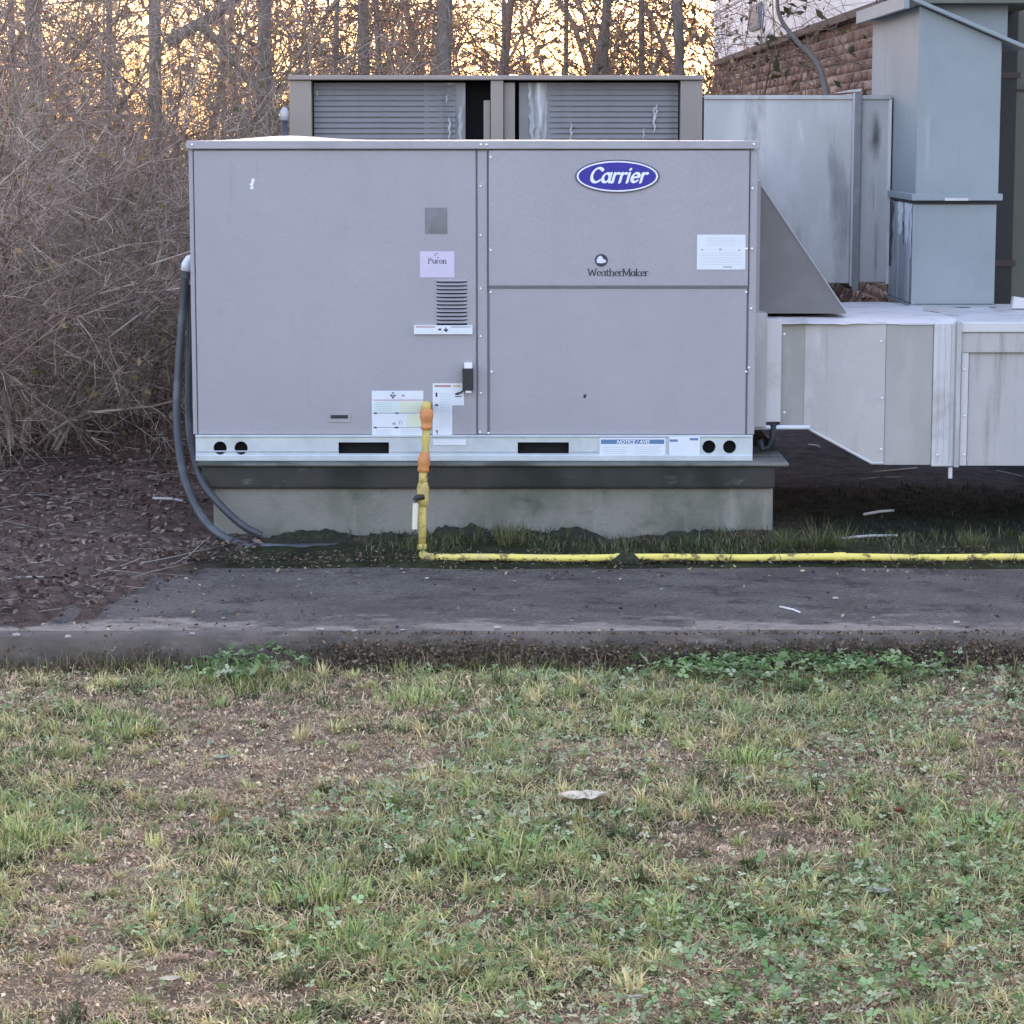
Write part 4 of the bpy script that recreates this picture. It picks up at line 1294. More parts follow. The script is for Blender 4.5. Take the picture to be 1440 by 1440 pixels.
while yy < BY1 - .1:
    y2 = min(yy + pw, BY1)
    make('siding_panel', MB().box(XW - .03, XW + .1, yy + .008, y2 - .008, SZ + .062, 3.12), M_SIDING, bd, bevel=.004)
    make('siding_panel', MB().box(XW - .03, XW + .1, yy + .008, y2 - .008, 3.15, 5.2), M_SIDING, bd, bevel=.004)
    yy = y2
make('seam_flashing', MB().box(XW - .04, XW + .1, BY0, BY1, 3.121, 3.149), M_PRINT, bd)
make('siding_back', MB().box(XW + .101, 9.0, BY0, BY1, SZ + .062, 5.2), M_SIDING, bd)
make('roof', MB().prism([(XW - .35, 5.2), (9.3, 5.2), (9.3, 5.4), (XW - .35, 5.35)], BY0 - .3, BY1 + .3), M_SIDETRIM, bd)
# louvred vent in the siding
yv0, yv1 = XW * F / (1056 - 720.0) / 1.0, XW * F / (1070 - 720.0)
yv0, yv1 = yv1, yv0
vz0, vz1 = P(1063, 42, (yv0 + yv1) / 2).z, P(1063, 6, (yv0 + yv1) / 2).z
vent = make('wall_vent', MB().box(XW - .06, XW - .031, yv0, yv1, vz0, vz1), M_PRINT, bd)
for k in range(7):
    a = yv0 + (yv1 - yv0) * (k + .2) / 7
    make('vent_slat', MB().box(XW - .075, XW - .061, a, a + (yv1 - yv0) / 12, vz0 + .02, vz1 - .02), M_DUCTD, vent)

an = empty('olive_annex', (2.5, 13.4, 0), 'olive painted block annex at the far right edge, beside the black downpipe', 'building')
XA = P(1421, 200, 12.95).x
jz = P(1430, 128, 12.95).z
make('lower_wall', MB().box(XA, 9.0, 12.95, 14.19, -0.1, jz - .006), M_OLIVE, an, bevel=.005)
make('upper_wall', MB().box(XA, 9.0, 12.95, 14.19, jz + .006, 4.0), M_OLIVE, an, bevel=.005)
make('joint', MB().box(XA + .006, 9.0, 12.958, 14.15, jz - .0055, jz + .0055), M_SIDETRIM, an)
dp = empty('upright', (XA - .05, 12.85, 0), 'black square downpipe between the riser and the olive wall', 'upright')
make('pipe', MB().box(P(1399, 200, 12.85).x, XA - .004, 12.80, 12.9, -0.02, 3.9), M_BLACK, dp, bevel=.006)  # plain black box filling the black strip between riser and wall
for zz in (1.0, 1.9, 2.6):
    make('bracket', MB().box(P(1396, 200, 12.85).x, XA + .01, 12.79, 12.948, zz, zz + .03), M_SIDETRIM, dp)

# ------------------------------------------------------------------ trees
def rand_dir(rng, base, spread):
    v = base + rng.normal(0, spread, 3)
    return v / (np.linalg.norm(v) + 1e-9)


def grow(rng, start, d, length, r0, nseg, wob, droop=0.0):
    pts = [np.array(start, float)]
    d = np.array(d, float)
    for k in range(nseg):
        d = d + rng.normal(0, wob, 3) + np.array([0, 0, -droop])
        d /= np.linalg.norm(d) + 1e-9
        pts.append(pts[-1] + d * length / nseg)
    rad = [max(r0 * (1 - 0.75 * k / nseg), 0.0008) for k in range(nseg + 1)]
    return pts, rad


def push(S, pts, rad):
    for k in range(len(pts) - 1):
        S.append((pts[k], pts[k + 1], rad[k], rad[k + 1]))


def twig_obj(name, S, mat, parent, rng, pal, origin=None, n=3, kind=None):
    P0 = np.array([s[0] for s in S]); P1 = np.array([s[1] for s in S])
    R0 = np.array([s[2] for s in S]); R1 = np.array([s[3] for s in S])
    V, f_ = seg_mesh(P0, P1, R0, R1, n)
    c_ = pal[rng.integers(0, len(pal), len(S))] * (0.75 + 0.5 * rng.random((len(S), 1)))
    o = np_mesh(name, V, f_, mat, parent, origin if origin is not None else ORIG[parent], np.repeat(c_, 2 * n, 0))
    o['kind'] = kind or 'stuff'
    return o


def leaf_obj(name, cen, size, mat, parent, rng, pal, origin=None, flat=0.0, kind=None):
    """small folded leaves: two triangles sharing a midrib"""
    m_ = len(cen)
    a = rng.normal(0, 1, (m_, 3)); a[:, 2] *= (1 - flat)
    a /= np.linalg.norm(a, axis=1, keepdims=True)
    b = rng.normal(0, 1, (m_, 3)); b[:, 2] *= (1 - flat)
    b = b - a * (a * b).sum(1, keepdims=True)
    b /= np.linalg.norm(b, axis=1, keepdims=True) + 1e-9
    nn = np.cross(a, b)
    s_ = size * (0.6 + 0.8 * rng.random((m_, 1)))
    V = np.stack([cen - a * s_, cen + b * s_ * .5 + nn * s_ * .22, cen + a * s_, cen - b * s_ * .5 + nn * s_ * .22], 1)
    base = (np.arange(m_) * 4)[:, None]
    f_ = np.concatenate([base + np.array([[0, 1, 2]]), base + np.array([[0, 2, 3]])])
    c_ = pal[rng.integers(0, len(pal), m_)] * (0.7 + 0.6 * rng.random((m_, 1)))
    o = np_mesh(name, V.reshape(-1, 3), f_, mat, parent, origin if origin is not None else ORIG[parent], np.repeat(c_, 4, 0))
    o['kind'] = kind or 'stuff'
    return o


TW_GREY = 2.95 * np.array([[1.02, 1.0, .93]]) * np.array([[0.135, 0.112, 0.098], [0.10, 0.080, 0.070], [0.21, 0.182, 0.155], [0.080, 0.062, 0.054], [0.110, 0.100, 0.075], [0.055, 0.042, 0.036]])
TW_BROWN = 2.4 * np.array([[0.11, 0.075, 0.055], [0.085, 0.06, 0.045], [0.14, 0.10, 0.075]])  # twig tones brightened too, with the wood's haze painted into them
LF_BROWN = 1.9 * np.array([[.88, 1.0, 1.1]]) * np.array([[0.20, 0.115, 0.055], [0.15, 0.085, 0.045], [0.24, 0.15, 0.075], [0.11, 0.07, 0.04]])
LF_OLIVE = 1.5 * np.array([[0.08, 0.085, 0.035], [0.11, 0.10, 0.045], [0.14, 0.12, 0.06]])


def tree(label, x_, w_px, Y, lean=0.0, seed=0, height=9.0, leaves=120, low=26, pal=LF_BROWN, boughs=()):
    rng = np.random.default_rng(seed + 100)
    base = P(x_, 150, Y); base.z = -0.1
    root = empty('bare_tree', base, label, 'tree', 'bare trees of the wood behind the units')
    r = w_px * .84 / F * Y / 2
    top = base + Vector((lean * height, rng.normal(0, .3), height))
    pts, rad = [], []
    nn = 14
    ph = rng.random(4) * 6
    for k in range(nn + 1):
        t_ = k / nn
        wv = Vector((math.sin(ph[0] + t_ * 5) * .06, math.sin(ph[1] + t_ * 4) * .06, 0)) * height * .2
        pts.append(base.lerp(top, t_) + wv - Vector((math.sin(ph[0]) * .06, math.sin(ph[1]) * .06, 0)) * height * .12 * (1 - t_))
        rad.append(r * (1.25 if k == 0 else 1.0) * (1 - 0.72 * t_))
    make('trunk', MB().tube(pts, rad, 9), M_BARK, root, smooth=True)
    for b in boughs:
        pp = smooth_path([P(a_, b_, Y + dy_) for a_, b_, dy_ in b[0]], 16)
        make('bough', MB().tube(pp, np.linspace(b[1], b[2], len(pp)).tolist(), 7), M_BARK, root, smooth=True)
    S = []
    tips = []
    for k in range(low + 16):
        if k < low:
            t_ = 0.06 + 0.36 * rng.random()
        else:
            t_ = 0.42 + 0.55 * rng.random()
        i_ = t_ * nn
        p = np.array(pts[int(i_)].lerp(pts[min(int(i_) + 1, nn)], i_ % 1))
        an_ = rng.random() * 6.283
        d = np.array([math.cos(an_), math.sin(an_) * .6, 0.15 + rng.random() * .9])
        d /= np.linalg.norm(d)
        big = rng.random() < .3 or k >= low
        L = (0.8 + 1.6 * rng.random()) if big else (0.4 + 0.8 * rng.random())
        rr0 = r * (1 - .72 * t_) * (.26 if big else .13)
        rr0 = min(max(rr0, .006), .04)
        bp, brd = grow(rng, p, d, L, rr0, 6, .16)
        push(S, bp, brd)
        for q_ in range(5 if k < low else 4):
            j = rng.integers(1, 6)
            d2 = rand_dir(rng, d, .75)
            sp, srd = grow(rng, bp[j], d2, L * (.3 + .4 * rng.random()), max(brd[j] * .6, .003), 4, .2)
            push(S, sp, srd)
            tips.append(sp[-1])
            for z_ in range(3 if k < low else 2):
                jj = rng.integers(1, 4)
                tp, trd = grow(rng, sp[jj], rand_dir(rng, d2, .8), .15 + .3 * rng.random(), .0028, 2, .25)
                push(S, tp, trd)
                tips.append(tp[-1])
    twig_obj('branches', S, M_TWIG, root, rng, TW_BROWN)
    tips = np.array(tips)
    tips = tips[tips[:, 2] < 4.5]
    if leaves and len(tips):
        cen = tips[rng.integers(0, len(tips), leaves)] + rng.normal(0, .06, (leaves, 3))
        leaf_obj('leaves', cen, .035, M_LEAF, root, rng, pal)
    return root


tree('thick grey trunk at the far left edge, rising behind the tangled thicket', 62, 30, 20, .01, 1)
tree('dark trunk forking into two crooked boughs left of the rear unit', 235, 26, 19, .0, 2,
     boughs=[([(238, 58, 0), (265, 42, .1), (300, 22, .2), (345, -12, .3)], .05, .035),
             ([(283, 36, .15), (310, 62, .2), (335, 95, .3), (365, 135, .4), (400, 180, .5)], .032, .02)])
tree('slim trunk seen against bright yellow sky between the forked tree and the rear unit', 300, 11, 24, .03, 3)
tree('broad twin-looking trunk just above the left corner of the rear unit', 382, 30, 21, -.01, 4, low=34)
tree('thin young trunk close right of the broad one over the left slatted opening', 448, 12, 25, .02, 5)
tree('straight grey trunk over the middle of the left slatted opening', 495, 25, 23, .0, 6, low=34)
tree('slender leaning trunk over the right half of the left slatted opening', 556, 13, 26, -.02, 7)
tree('thickest pale trunk, standing over the right end of the left slatted opening', 634, 32, 20, .005, 8)
tree('narrow dark trunk directly left of the thickest pale one', 608, 15, 21, .0, 9)
tree('thin straight pole tree above the centre post of the rear unit', 727, 9, 22, .0, 10, low=16)
tree('sloping trunk leaning right above the left part of the right slatted opening', 752, 17, 24, .22, 11)
tree('reddish leafy trunk above the middle of the right slatted opening', 835, 20, 24, .01, 12, leaves=420, pal=np.array([[0.24, .11, .06], [.20, .10, .05], [.10, .09, .04]]))
tree('slim trunk half hidden by dark leaves left of the bold dark trunk', 890, 13, 26, .02, 13, leaves=300, pal=LF_OLIVE)
tree('bold dark trunk near the right end of the rear unit', 943, 20, 20.5, .0, 14)
tree('trunk leaning left against the white corner of the brick building', 1003, 17, 25, -.10, 15, leaves=260)
tree('thin pole tree in the gap between far left trunk and forked tree', 150, 14, 24, -.02, 16)
tree('small trunk at the very left margin of the picture', 8, 14, 23, .02, 17)
tree('spindly trunk above the right slatted opening, next to the reddish leafy one', 792, 10, 27, -.03, 18)
for (x_, w_, Y_, sd) in ((-120, 26, 21, 30), (-220, 22, 24, 31)):
    pass

# distant wood: reads as one mass
rng = np.random.default_rng(77)
S = []
for k in range(120):
    Y_ = 29 + 26 * rng.random()
    p = np.array([-11 + 24 * rng.random(), Y_, 0.0])
    if p[0] > 2.2 and Y_ < 36: continue
    hgt = 3.5 + 5 * rng.random()
    r0 = .015 + .07 * rng.random() ** 2.5
    tp, tr = grow(rng, p, [rng.normal(0, .2), 0, 1], hgt, r0, 8, .11)
    push(S, tp, tr)
    for q_ in range(48):
        j = rng.integers(0, 6)
        f_ = rng.random()
        st_ = tp[j] * (1 - f_) + tp[j + 1] * f_
        an_ = rng.random() * 6.283
        d = np.array([math.cos(an_), math.sin(an_) * .5, .1 + rng.random()])
        L = .5 + 1.3 * rng.random()
        bp, brd = grow(rng, st_, d / np.linalg.norm(d), L, .014, 4, .2)
        push(S, bp, brd)
        for z_ in range(3):
            jj = rng.integers(1, 4)
            t2, r2 = grow(rng, bp[jj], rand_dir(rng, d, .8), .3 + .5 * rng.random(), .007, 2, .25)
            push(S, t2, r2)
dw = twig_obj('distant_woodland', S, M_TWIG, None, rng, TW_BROWN, origin=(0, 40, 0))
tag(dw, 'mass of bare thin trees far behind the units against the glowing sky', 'woodland', kind='stuff')
cen = np.stack([-11 + 24 * rng.random(11000), 27 + 26 * rng.random(11000), 3.6 * rng.random(11000) ** 0.9], 1)
keep = N1.fbm(cen[:, 0] * 1.2, cen[:, 2] * 1.2 + cen[:, 1] * .3) > .52
cen = cen[keep & ~((cen[:, 0] > 2.2) & (cen[:, 1] < 36))]
lw = leaf_obj('distant_foliage', cen, .085, M_LEAF, None, rng, LF_BROWN, origin=(0, 40, 0))
tag(lw, 'sparse brown leaves hanging on in the far wood', 'foliage', kind='stuff')


# ------------------------------------------------------------------ thicket and shrubs
def shrub(name, label, cat, group, base, hgt, spread, nst, seed, pal, thick=.0085, sub=9, tw=8, leaves=0, lpal=LF_OLIVE, lsize=.02, droop=.05):
    rng = np.random.default_rng(seed)
    base = Vector(base)
    root = empty(name, base, label, cat, group)
    S, T, tips = [], [], []
    for k in range(nst):
        an_ = rng.random() * 6.283
        st_ = np.array(base) + np.array([math.cos(an_) * spread * .35 * rng.random(), math.sin(an_) * spread * .3 * rng.random(), 0])
        d = np.array([math.cos(an_) * (.25 + .5 * rng.random()), math.sin(an_) * .4, 1.0])
        d /= np.linalg.norm(d)
        L = hgt * (.7 + .6 * rng.random())
        bp, brd = grow(rng, st_, d, L, thick * (.5 + rng.random()), 9, .14, droop * (.4 + rng.random()))
        push(S, bp, brd)
        for q_ in range(sub):
            j = rng.integers(1, 9)
            d1 = bp[j] - bp[j - 1]; d1 /= np.linalg.norm(d1)
            d2 = rand_dir(rng, d1, .6)
            sp, srd = grow(rng, bp[j], d2, L * (.18 + .35 * rng.random()), max(brd[j] * .5, .0026), 5, .2, droop)
            push(T, sp, srd)
            for z_ in range(tw):
                jj = rng.integers(0, 5)
                d3 = rand_dir(rng, d2, .8)
                tp, trd = grow(rng, sp[jj], d3, .10 + .32 * rng.random(), .0015, 3, .25, droop)
                push(T, tp, trd)
                tips.append(tp[-1])
    twig_obj('stems', S, M_TWIG, root, rng, pal, n=5)
    twig_obj('twigs', T, M_TWIG, root, rng, pal)
    if leaves:
        tips = np.array(tips)
        cen = tips[rng.integers(0, len(tips), leaves)] + rng.normal(0, .03, (leaves, 3))
        leaf_obj('leaves', cen, lsize, M_LEAF, root, rng, lpal)
    return root


TH_ = 'bare shrubs of the thicket left of the air conditioner'
def gz(x_, y_):
    return float(soil_h(np.array([x_]), np.array([y_]))[0]) if y_ < 17 else 0.15

spots = [
    (-2.95, 12.2, 1.65, .7, 12, 'foreground arching shrub with pale stems at the left edge of the photo'),
    (-2.5, 13.1, 1.8, .8, 12, 'grey tangled shrub nearest the left side of the white elbow'),
    (-3.0, 13.2, 2.2, 1.1, 12, 'purplish grey shrub at the left edge, behind the arching one'),
    (-2.6, 14.2, 2.3, 1.2, 13, 'dense twiggy shrub in the middle of the thicket'),
    (-3.4, 14.8, 2.6, 1.2, 14, 'tall fine-twigged shrub at the left margin below the thick trunk'),
    (-2.3, 15.0, 2.0, 1.0, 13, 'brownish shrub just left of the cabinet corner'),
    (-3.0, 16.0, 3.1, 1.2, 15, 'high tangled shrub below the forked tree'),
    (-2.3, 16.4, 2.2, 1.2, 13, 'spreading shrub with reddish twigs behind the brownish one'),
    (-3.9, 17.2, 3.4, 1.3, 14, 'tall back shrub beneath the far left trunk'),
    (-3.1, 18.0, 3.3, 1.3, 15, 'grey back shrub, highest of the thicket left of the forked trunk'),
    (-2.5, 18.4, 2.8, 1.2, 15, 'olive-tinged back shrub right under the forked tree'),
]
for k, (x_, y_, h_, s_, n_, lb) in enumerate(spots):
    pal = TW_GREY if k % 3 else TW_GREY * np.array([[1.05, .95, .97]])
    shrub('thicket_shrub', lb, 'shrub', TH_, (x_, y_, gz(x_, y_) - .03), h_, s_, n_ + 3, 200 + k, pal, sub=14, tw=17, leaves=900 if k in (1, 5, 10) else 220,
          lpal=LF_OLIVE if k in (1, 5, 10) else LF_BROWN, droop=.06)
bs = [(-1.9, 17.5, 1.5, 'low olive bush behind the left corner of the front cabinet'),
      (-1.45, 18.6, 1.7, 'grey-green bush between the cabinet corner and the vent pipe'),
      (-0.9, 19.5, 1.6, 'bush just behind the vent pipe at the rear unit')]
for k, (x_, y_, h_, lb) in enumerate(bs):
    shrub('scrub_bush', lb, 'bush', 'grey-green bushes behind the cabinet', (x_, y_, 0), h_, .9, 20, 300 + k, TW_GREY * np.array([[.85, .9, .75]]), sub=10, tw=9, leaves=700, lsize=.022, droop=.02)
shrub('wall_shrub', 'brown shrub with bare twigs against the brick wall', 'shrub', None, (2.05, 22, -.05), 2.2, 1.0, 14, 400, TW_BROWN * .8, sub=9, tw=7, leaves=300, lpal=LF_BROWN, lsize=.03)
shrub('wall_shrub', 'added dark shrub filling the shaded hole under the rear duct, beside the riser foot', 'shrub', None, (1.9, 17.0, -.05), 0.9, .7, 14, 401, TW_BROWN * .6, sub=9, tw=8, leaves=500, lpal=LF_BROWN * .7, lsize=.03)  # put in to darken the hole; palettes lowered to paint its shade
shrub('wall_shrub', 'reddish shrub at the far corner of the brick building', 'shrub', None, (2.2, 29, -.05), 2.4, 1.1, 14, 402, TW_BROWN, sub=9, tw=7, leaves=300, lpal=LF_BROWN, lsize=.04)
for k, (yv_, hv_, lb_) in enumerate(((19.0, 3.6, 'brown twiggy shrub nearest the riser, hiding part of the brick wall'), (25.5, 4.0, 'brown twiggy shrub covering the middle of the brick wall'))):
    shrub('wall_shrub', lb_, 'shrub', None, (2.15, yv_, -.05), hv_, .9, 20, 410 + k, TW_BROWN * .8, sub=11, tw=9, leaves=420, lpal=LF_BROWN * .8, lsize=.03)
# sapling with a pale crooked stem in front of the siding
rng = np.random.default_rng(5)
sp = empty('crooked_sapling', (P(1150, 90, 17).x, 17, 0), 'crooked pale-stemmed sapling with a few dark leaves before the white siding', 'sapling')
pp = smooth_path([P(1172, 330, 17), P(1165, 160, 17), P(1150, 92, 17), P(1122, 60, 17), P(1097, 25, 17), P(1093, -10, 17), P(1098, -60, 17)], 28)
pp = [Vector((pp[0].x, 17, -.05))] + pp
make('stem', MB().tube(pp, np.linspace(.026, .008, len(pp)).tolist(), 7), pmat('pale_bark', (0.23, 0.21, 0.195), rough=.85), sp, smooth=True)
S, tips = [], []
for k in range(44):
    j = rng.integers(len(pp) // 3, len(pp))
    an_ = rng.random() * 6.28
    d = np.array([math.cos(an_) * 1.2, math.sin(an_) * .4, rng.normal(.25, .35)])
    bp, br_ = grow(rng, np.array(pp[j]), d / np.linalg.norm(d), .25 + .5 * rng.random(), .004, 5, .18)
    push(S, bp, br_)
    for q_ in range(4):
        tp, tr = grow(rng, bp[rng.integers(1, 5)], rand_dir(rng, d, .8), .12 + .2 * rng.random(), .002, 3, .2)
        push(S, tp, tr); tips.append(tp[-1])
twig_obj('branches', S, M_TWIG, sp, rng, TW_BROWN)
tips = np.array(tips)
leaf_obj('leaves', tips[rng.integers(0, len(tips), 110)] + rng.normal(0, .02, (110, 3)), .035, M_LEAF, sp, rng, LF_OLIVE * .5)

# ------------------------------------------------------------------ lawn: blades, clover, dead bits
rng = np.random.default_rng(21)
def blades(name, n_, x0, x1, y0, y1, hfun, hmin, hmax, wid, colfun, tilt, hsurf, dens=None):
    x_ = x0 + (x1 - x0) * rng.random(n_); y_ = y0 + (y1 - y0) * rng.random(n_)
    if dens is not None:
        k_ = rng.random(n_) < dens(x_, y_)
        x_, y_ = x_[k_], y_[k_]
    m_ = len(x_)
    z_ = hsurf(x_, y_) - .003
    an_ = rng.random(m_) * 6.283
    hh = (hmin + (hmax - hmin) * rng.random(m_) ** 1.5) * hfun(x_, y_)
    tl = tilt[0] + (tilt[1] - tilt[0]) * rng.random(m_)
    w = wid * (.6 + .8 * rng.random(m_))
    dx, dy_ = np.cos(an_), np.sin(an_)
    px_, py_ = -dy_, dx
    B = np.stack([x_, y_, z_], 1)
    side = np.stack([px_, py_, np.zeros(m_)], 1) * w[:, None] / 2
    ho = np.stack([dx, dy_, np.zeros(m_)], 1)
    up = np.array([[0, 0, 1.0]])
    mid = B + ho * (hh * .45 * np.sin(tl * .7))[:, None] + up * (hh * .5 * np.cos(tl * .7))[:, None]
    tip = mid + ho * (hh * .6 * np.sin(np.minimum(tl * 1.35, 1.75)))[:, None] + up * (hh * .5 * np.cos(np.minimum(tl * 1.35, 1.75)))[:, None]
    V = np.stack([B - side, B + side, mid + side * .85, mid - side * .85, tip], 1)
    b_ = (np.arange(m_) * 5)[:, None]
    c_ = colfun(x_, y_, m_)
    return np_mesh(name, V.reshape(-1, 3), [b_ + np.array([[0, 1, 2, 3]]), b_ + np.array([[3, 2, 4]])], M_GRASS, None, (0, 0, 0), np.repeat(c_, 5, 0))


GR = 3.4 * np.array([[0.100, 0.110, 0.040], [0.145, 0.140, 0.056], [0.078, 0.096, 0.036], [0.185, 0.160, 0.080], [0.026, 0.031, 0.013]])
ST = 3.0 * np.array([[0.25, 0.19, 0.11], [0.19, 0.145, 0.085], [0.29, 0.225, 0.14], [0.16, 0.115, 0.075]])
BR = 3.1 * np.array([[0.155, 0.104, 0.068], [0.105, 0.074, 0.048], [0.19, 0.140, 0.092]])
def grass_col(x_, y_, m_):
    p_ = patch(x_, y_)
    pick = rng.random(m_)
    c_ = GR[rng.integers(0, 5, m_)]
    s_ = ST[rng.integers(0, 4, m_)]
    b_ = BR[rng.integers(0, 3, m_)]
    o_ = np.where((pick < .24 + .62 * p_)[:, None], np.where((rng.random(m_) < .5)[:, None], s_, b_), c_)
    g2 = N2.fbm(x_ * 1.3 + 40, y_ * 1.3 + 12, 3)[:, None]
    return o_ * (.75 + .5 * rng.random((m_, 1))) * (1 + (g2 - .5) * np.array([[.5, .7, .3]]))
def gh_(x_, y_):
    return (0.55 + 0.9 * (1 - patch(x_, y_))) * (0.6 + 0.8 * N1.fbm(x_ * 3, y_ * 3, 3))
gl = blades('grass', 260000, -3.0, 3.0, 4.4, KY0 - .01, gh_, .014, .050, .0030, grass_col, (.6, 1.5), lawn_h)
tag(gl, 'short worn winter grass of the lawn in the foreground', 'grass', kind='stuff')
# matted clumps: blades that fan out of one crown share its colour
nc_ = 8500
qx_ = -3 + 6 * rng.random(nc_); qy_ = 4.4 + (KY0 - 4.45) * rng.random(nc_)
pq_ = patch(qx_, qy_)
per_ = 34
ci_ = np.repeat(np.arange(nc_), per_)
m_ = len(ci_)
an_ = rng.random(m_) * 6.283; rr_c = .022 * rng.random(m_) ** .8
x_ = qx_[ci_] + np.cos(an_) * rr_c; y_ = np.minimum(qy_[ci_] + np.sin(an_) * rr_c, KY0 - .012)
straw_ = rng.random(nc_) < (.20 + .6 * pq_)
hh = ((.018 + .042 * rng.random(nc_) ** 2) * np.where(straw_, .62, 1.0))[ci_] * (.5 + .8 * rng.random(m_)) * (1.15 - .3 * pq_[ci_])
tl = (.55 + .8 * rng.random(nc_) + .3 * straw_)[ci_] + .35 * rng.normal(0, 1, m_)
la_ = (rng.random(nc_) * 6.283)[ci_]
da_ = np.where(rng.random(m_) < .55, an_, la_) + rng.normal(0, .35, m_)
ho = np.stack([np.cos(da_), np.sin(da_), np.zeros(m_)], 1)
wd_ = (.0024 + .0026 * rng.random(nc_))[ci_]
side = np.stack([-ho[:, 1], ho[:, 0], np.zeros(m_)], 1) * wd_[:, None] / 2
B = np.stack([x_, y_, lawn_h(x_, y_) - .002], 1); up = np.array([[0, 0, 1.]])
mid = B + ho * (hh * .5 * np.sin(np.clip(tl * .7, 0, 1.4)))[:, None] + up * (hh * .5 * np.cos(np.clip(tl * .7, 0, 1.4)))[:, None]
tip = mid + ho * (hh * .65 * np.sin(np.clip(tl * 1.4, 0, 1.85)))[:, None] + up * (hh * .5 * np.cos(np.clip(tl * 1.4, 0, 1.85)))[:, None]
V = np.stack([B - side, B + side, mid + side * .9, mid - side * .9, tip], 1)
b_ = (np.arange(m_) * 5)[:, None]
sb_ = np.concatenate([ST, BR])
cc0_ = np.where(straw_[:, None], sb_[rng.integers(0, 7, nc_)] * (.6 + .4 * rng.random((nc_, 1))), GR[rng.integers(0, 5, nc_)] * (.75 + .5 * rng.random((nc_, 1))))
cc_ = cc0_[ci_] * (.7 + .6 * rng.random((m_, 1)))
cl_o = np_mesh('grass_clumps', V.reshape(-1, 3), [b_ + np.array([[0, 1, 2, 3]]), b_ + np.array([[3, 2, 4]])], M_GRASS, None, (0, 0, 0), np.repeat(cc_, 5, 0))
tag(cl_o, 'matted clumps of green and straw coloured grass across the lawn', 'grass', kind='stuff')
# brown thatch fragments
n_ = 60000
cx_ = -3 + 6 * rng.random(n_); cy_ = 4.4 + (KY0 - 4.45) * rng.random(n_)
k_ = rng.random(n_) < (.10 + .5 * patch(cx_, cy_))
cx_, cy_ = cx_[k_], cy_[k_]
lt = leaf_obj('dead_leaf_bits', np.stack([cx_, cy_, lawn_h(cx_, cy_) + .008 + .012 * rng.random(len(cx_))], 1), .0070, M_LITTER, None, rng, np.concatenate([BR, BR * .55, ST * .8]), origin=(0, 6, 0), flat=.55)
tag(lt, 'brown shredded leaf bits spread through the lawn', 'litter', kind='stuff')


def clover(name, n_, dens, size, hs, x0, x1, y0, y1, pal, lift=.012):
    x_ = x0 + (x1 - x0) * rng.random(n_); y_ = y0 + (y1 - y0) * rng.random(n_)
    k_ = rng.random(n_) < dens(x_, y_)
    x_, y_ = x_[k_], y_[k_]
    m_ = len(x_)
    z_ = hs(x_, y_) + lift + .022 * rng.random(m_)
    a0_ = rng.random(m_) * 6.283
    s_ = size * (.45 + 1.1 * rng.random(m_))
    tx_, ty_ = rng.normal(0, .35, m_), rng.normal(0, .35, m_)
    Vs = []
    for q_ in range(3):
        an_ = a0_ + q_ * 2.094
        ring = [(0, 0), (.55, -.5), (1.05, -.28), (1.05, .28), (.55, .5)]
        for (rr__, tt_) in ring:
            lx = (np.cos(an_) * rr__ - np.sin(an_) * tt_) * s_
            ly = (np.sin(an_) * rr__ + np.cos(an_) * tt_) * s_
            Vs.append(np.stack([x_ + lx, y_ + ly, z_ + lx * tx_ + ly * ty_ + .12 * s_ * rr__], 1))
    V = np.stack(Vs, 1)
    b_ = (np.arange(m_) * 15)[:, None]
    fs = [b_ + np.array([[5 * q_ + i_ for i_ in range(5)]]) for q_ in range(3)]
    c_ = pal[rng.integers(0, len(pal), m_)] * (.7 + .6 * rng.random((m_, 1)))
    return np_mesh(name, V.reshape(-1, 3), np.concatenate(fs), M_GRASS, None, (0, 0, 0), np.repeat(c_, 15, 0))


CL = 2.3 * np.array([[0.085, 0.125, 0.048], [0.115, 0.150, 0.070], [0.06, 0.095, 0.035], [0.15, 0.175, 0.095], [0.18, 0.195, 0.12]])
def cl_dens(x_, y_):
    a_ = N2.fbm(x_ * 1.4 + 3, y_ * 1.4 + 60, 4)
    bias = np.clip((x_ + .3) / 1.6, -.3, 1) * .22 + np.clip((6.6 - y_) / 1.5, -1, 1) * .12
    return np.clip((a_ + bias - .50) / .22, 0.02, 1)
cv = clover('clover', 46000, cl_dens, .0074, lawn_h, -3, 3, 4.4, KY0 - .05, CL)
tag(cv, 'small round clover leaves matted into the lawn', 'clover', kind='stuff')
def bl_dens(x_, y_):
    d_ = np.zeros_like(x_)
    for (a_, b_, sx_, sy_) in ((1160, 1260, .26, .22), (1390, 1200, .22, .3), (1250, 1390, .45, .2), (900, 1300, .3, .16), (480, 1330, .3, .16), (1060, 1420, .4, .12), (640, 1180, .25, .16), (1420, 1330, .2, .2)):
        g_ = G(a_, b_, -.105)
        d_ = d_ + np.exp(-((x_ - g_.x) / sx_) ** 2 - ((y_ - g_.y) / (sy_ * 1.5)) ** 2)
    return np.clip(d_ * (.2 + 1.3 * (N1.fbm(x_ * 7, y_ * 7, 3) - .3)), 0, 1)
bw = clover('broadleaf_weeds', 26000, bl_dens, .0105, lawn_h, -3, 3, 4.4, 7.2, np.concatenate([CL * np.array([[.75, .95, .7]]), CL * np.array([[.45, .6, .4]]), CL * np.array([[1.1, 1.15, 1.05]])]), .014)
tag(bw, 'brighter broad-leaved weeds in loose patches on the right and lower lawn', 'weeds', kind='stuff')
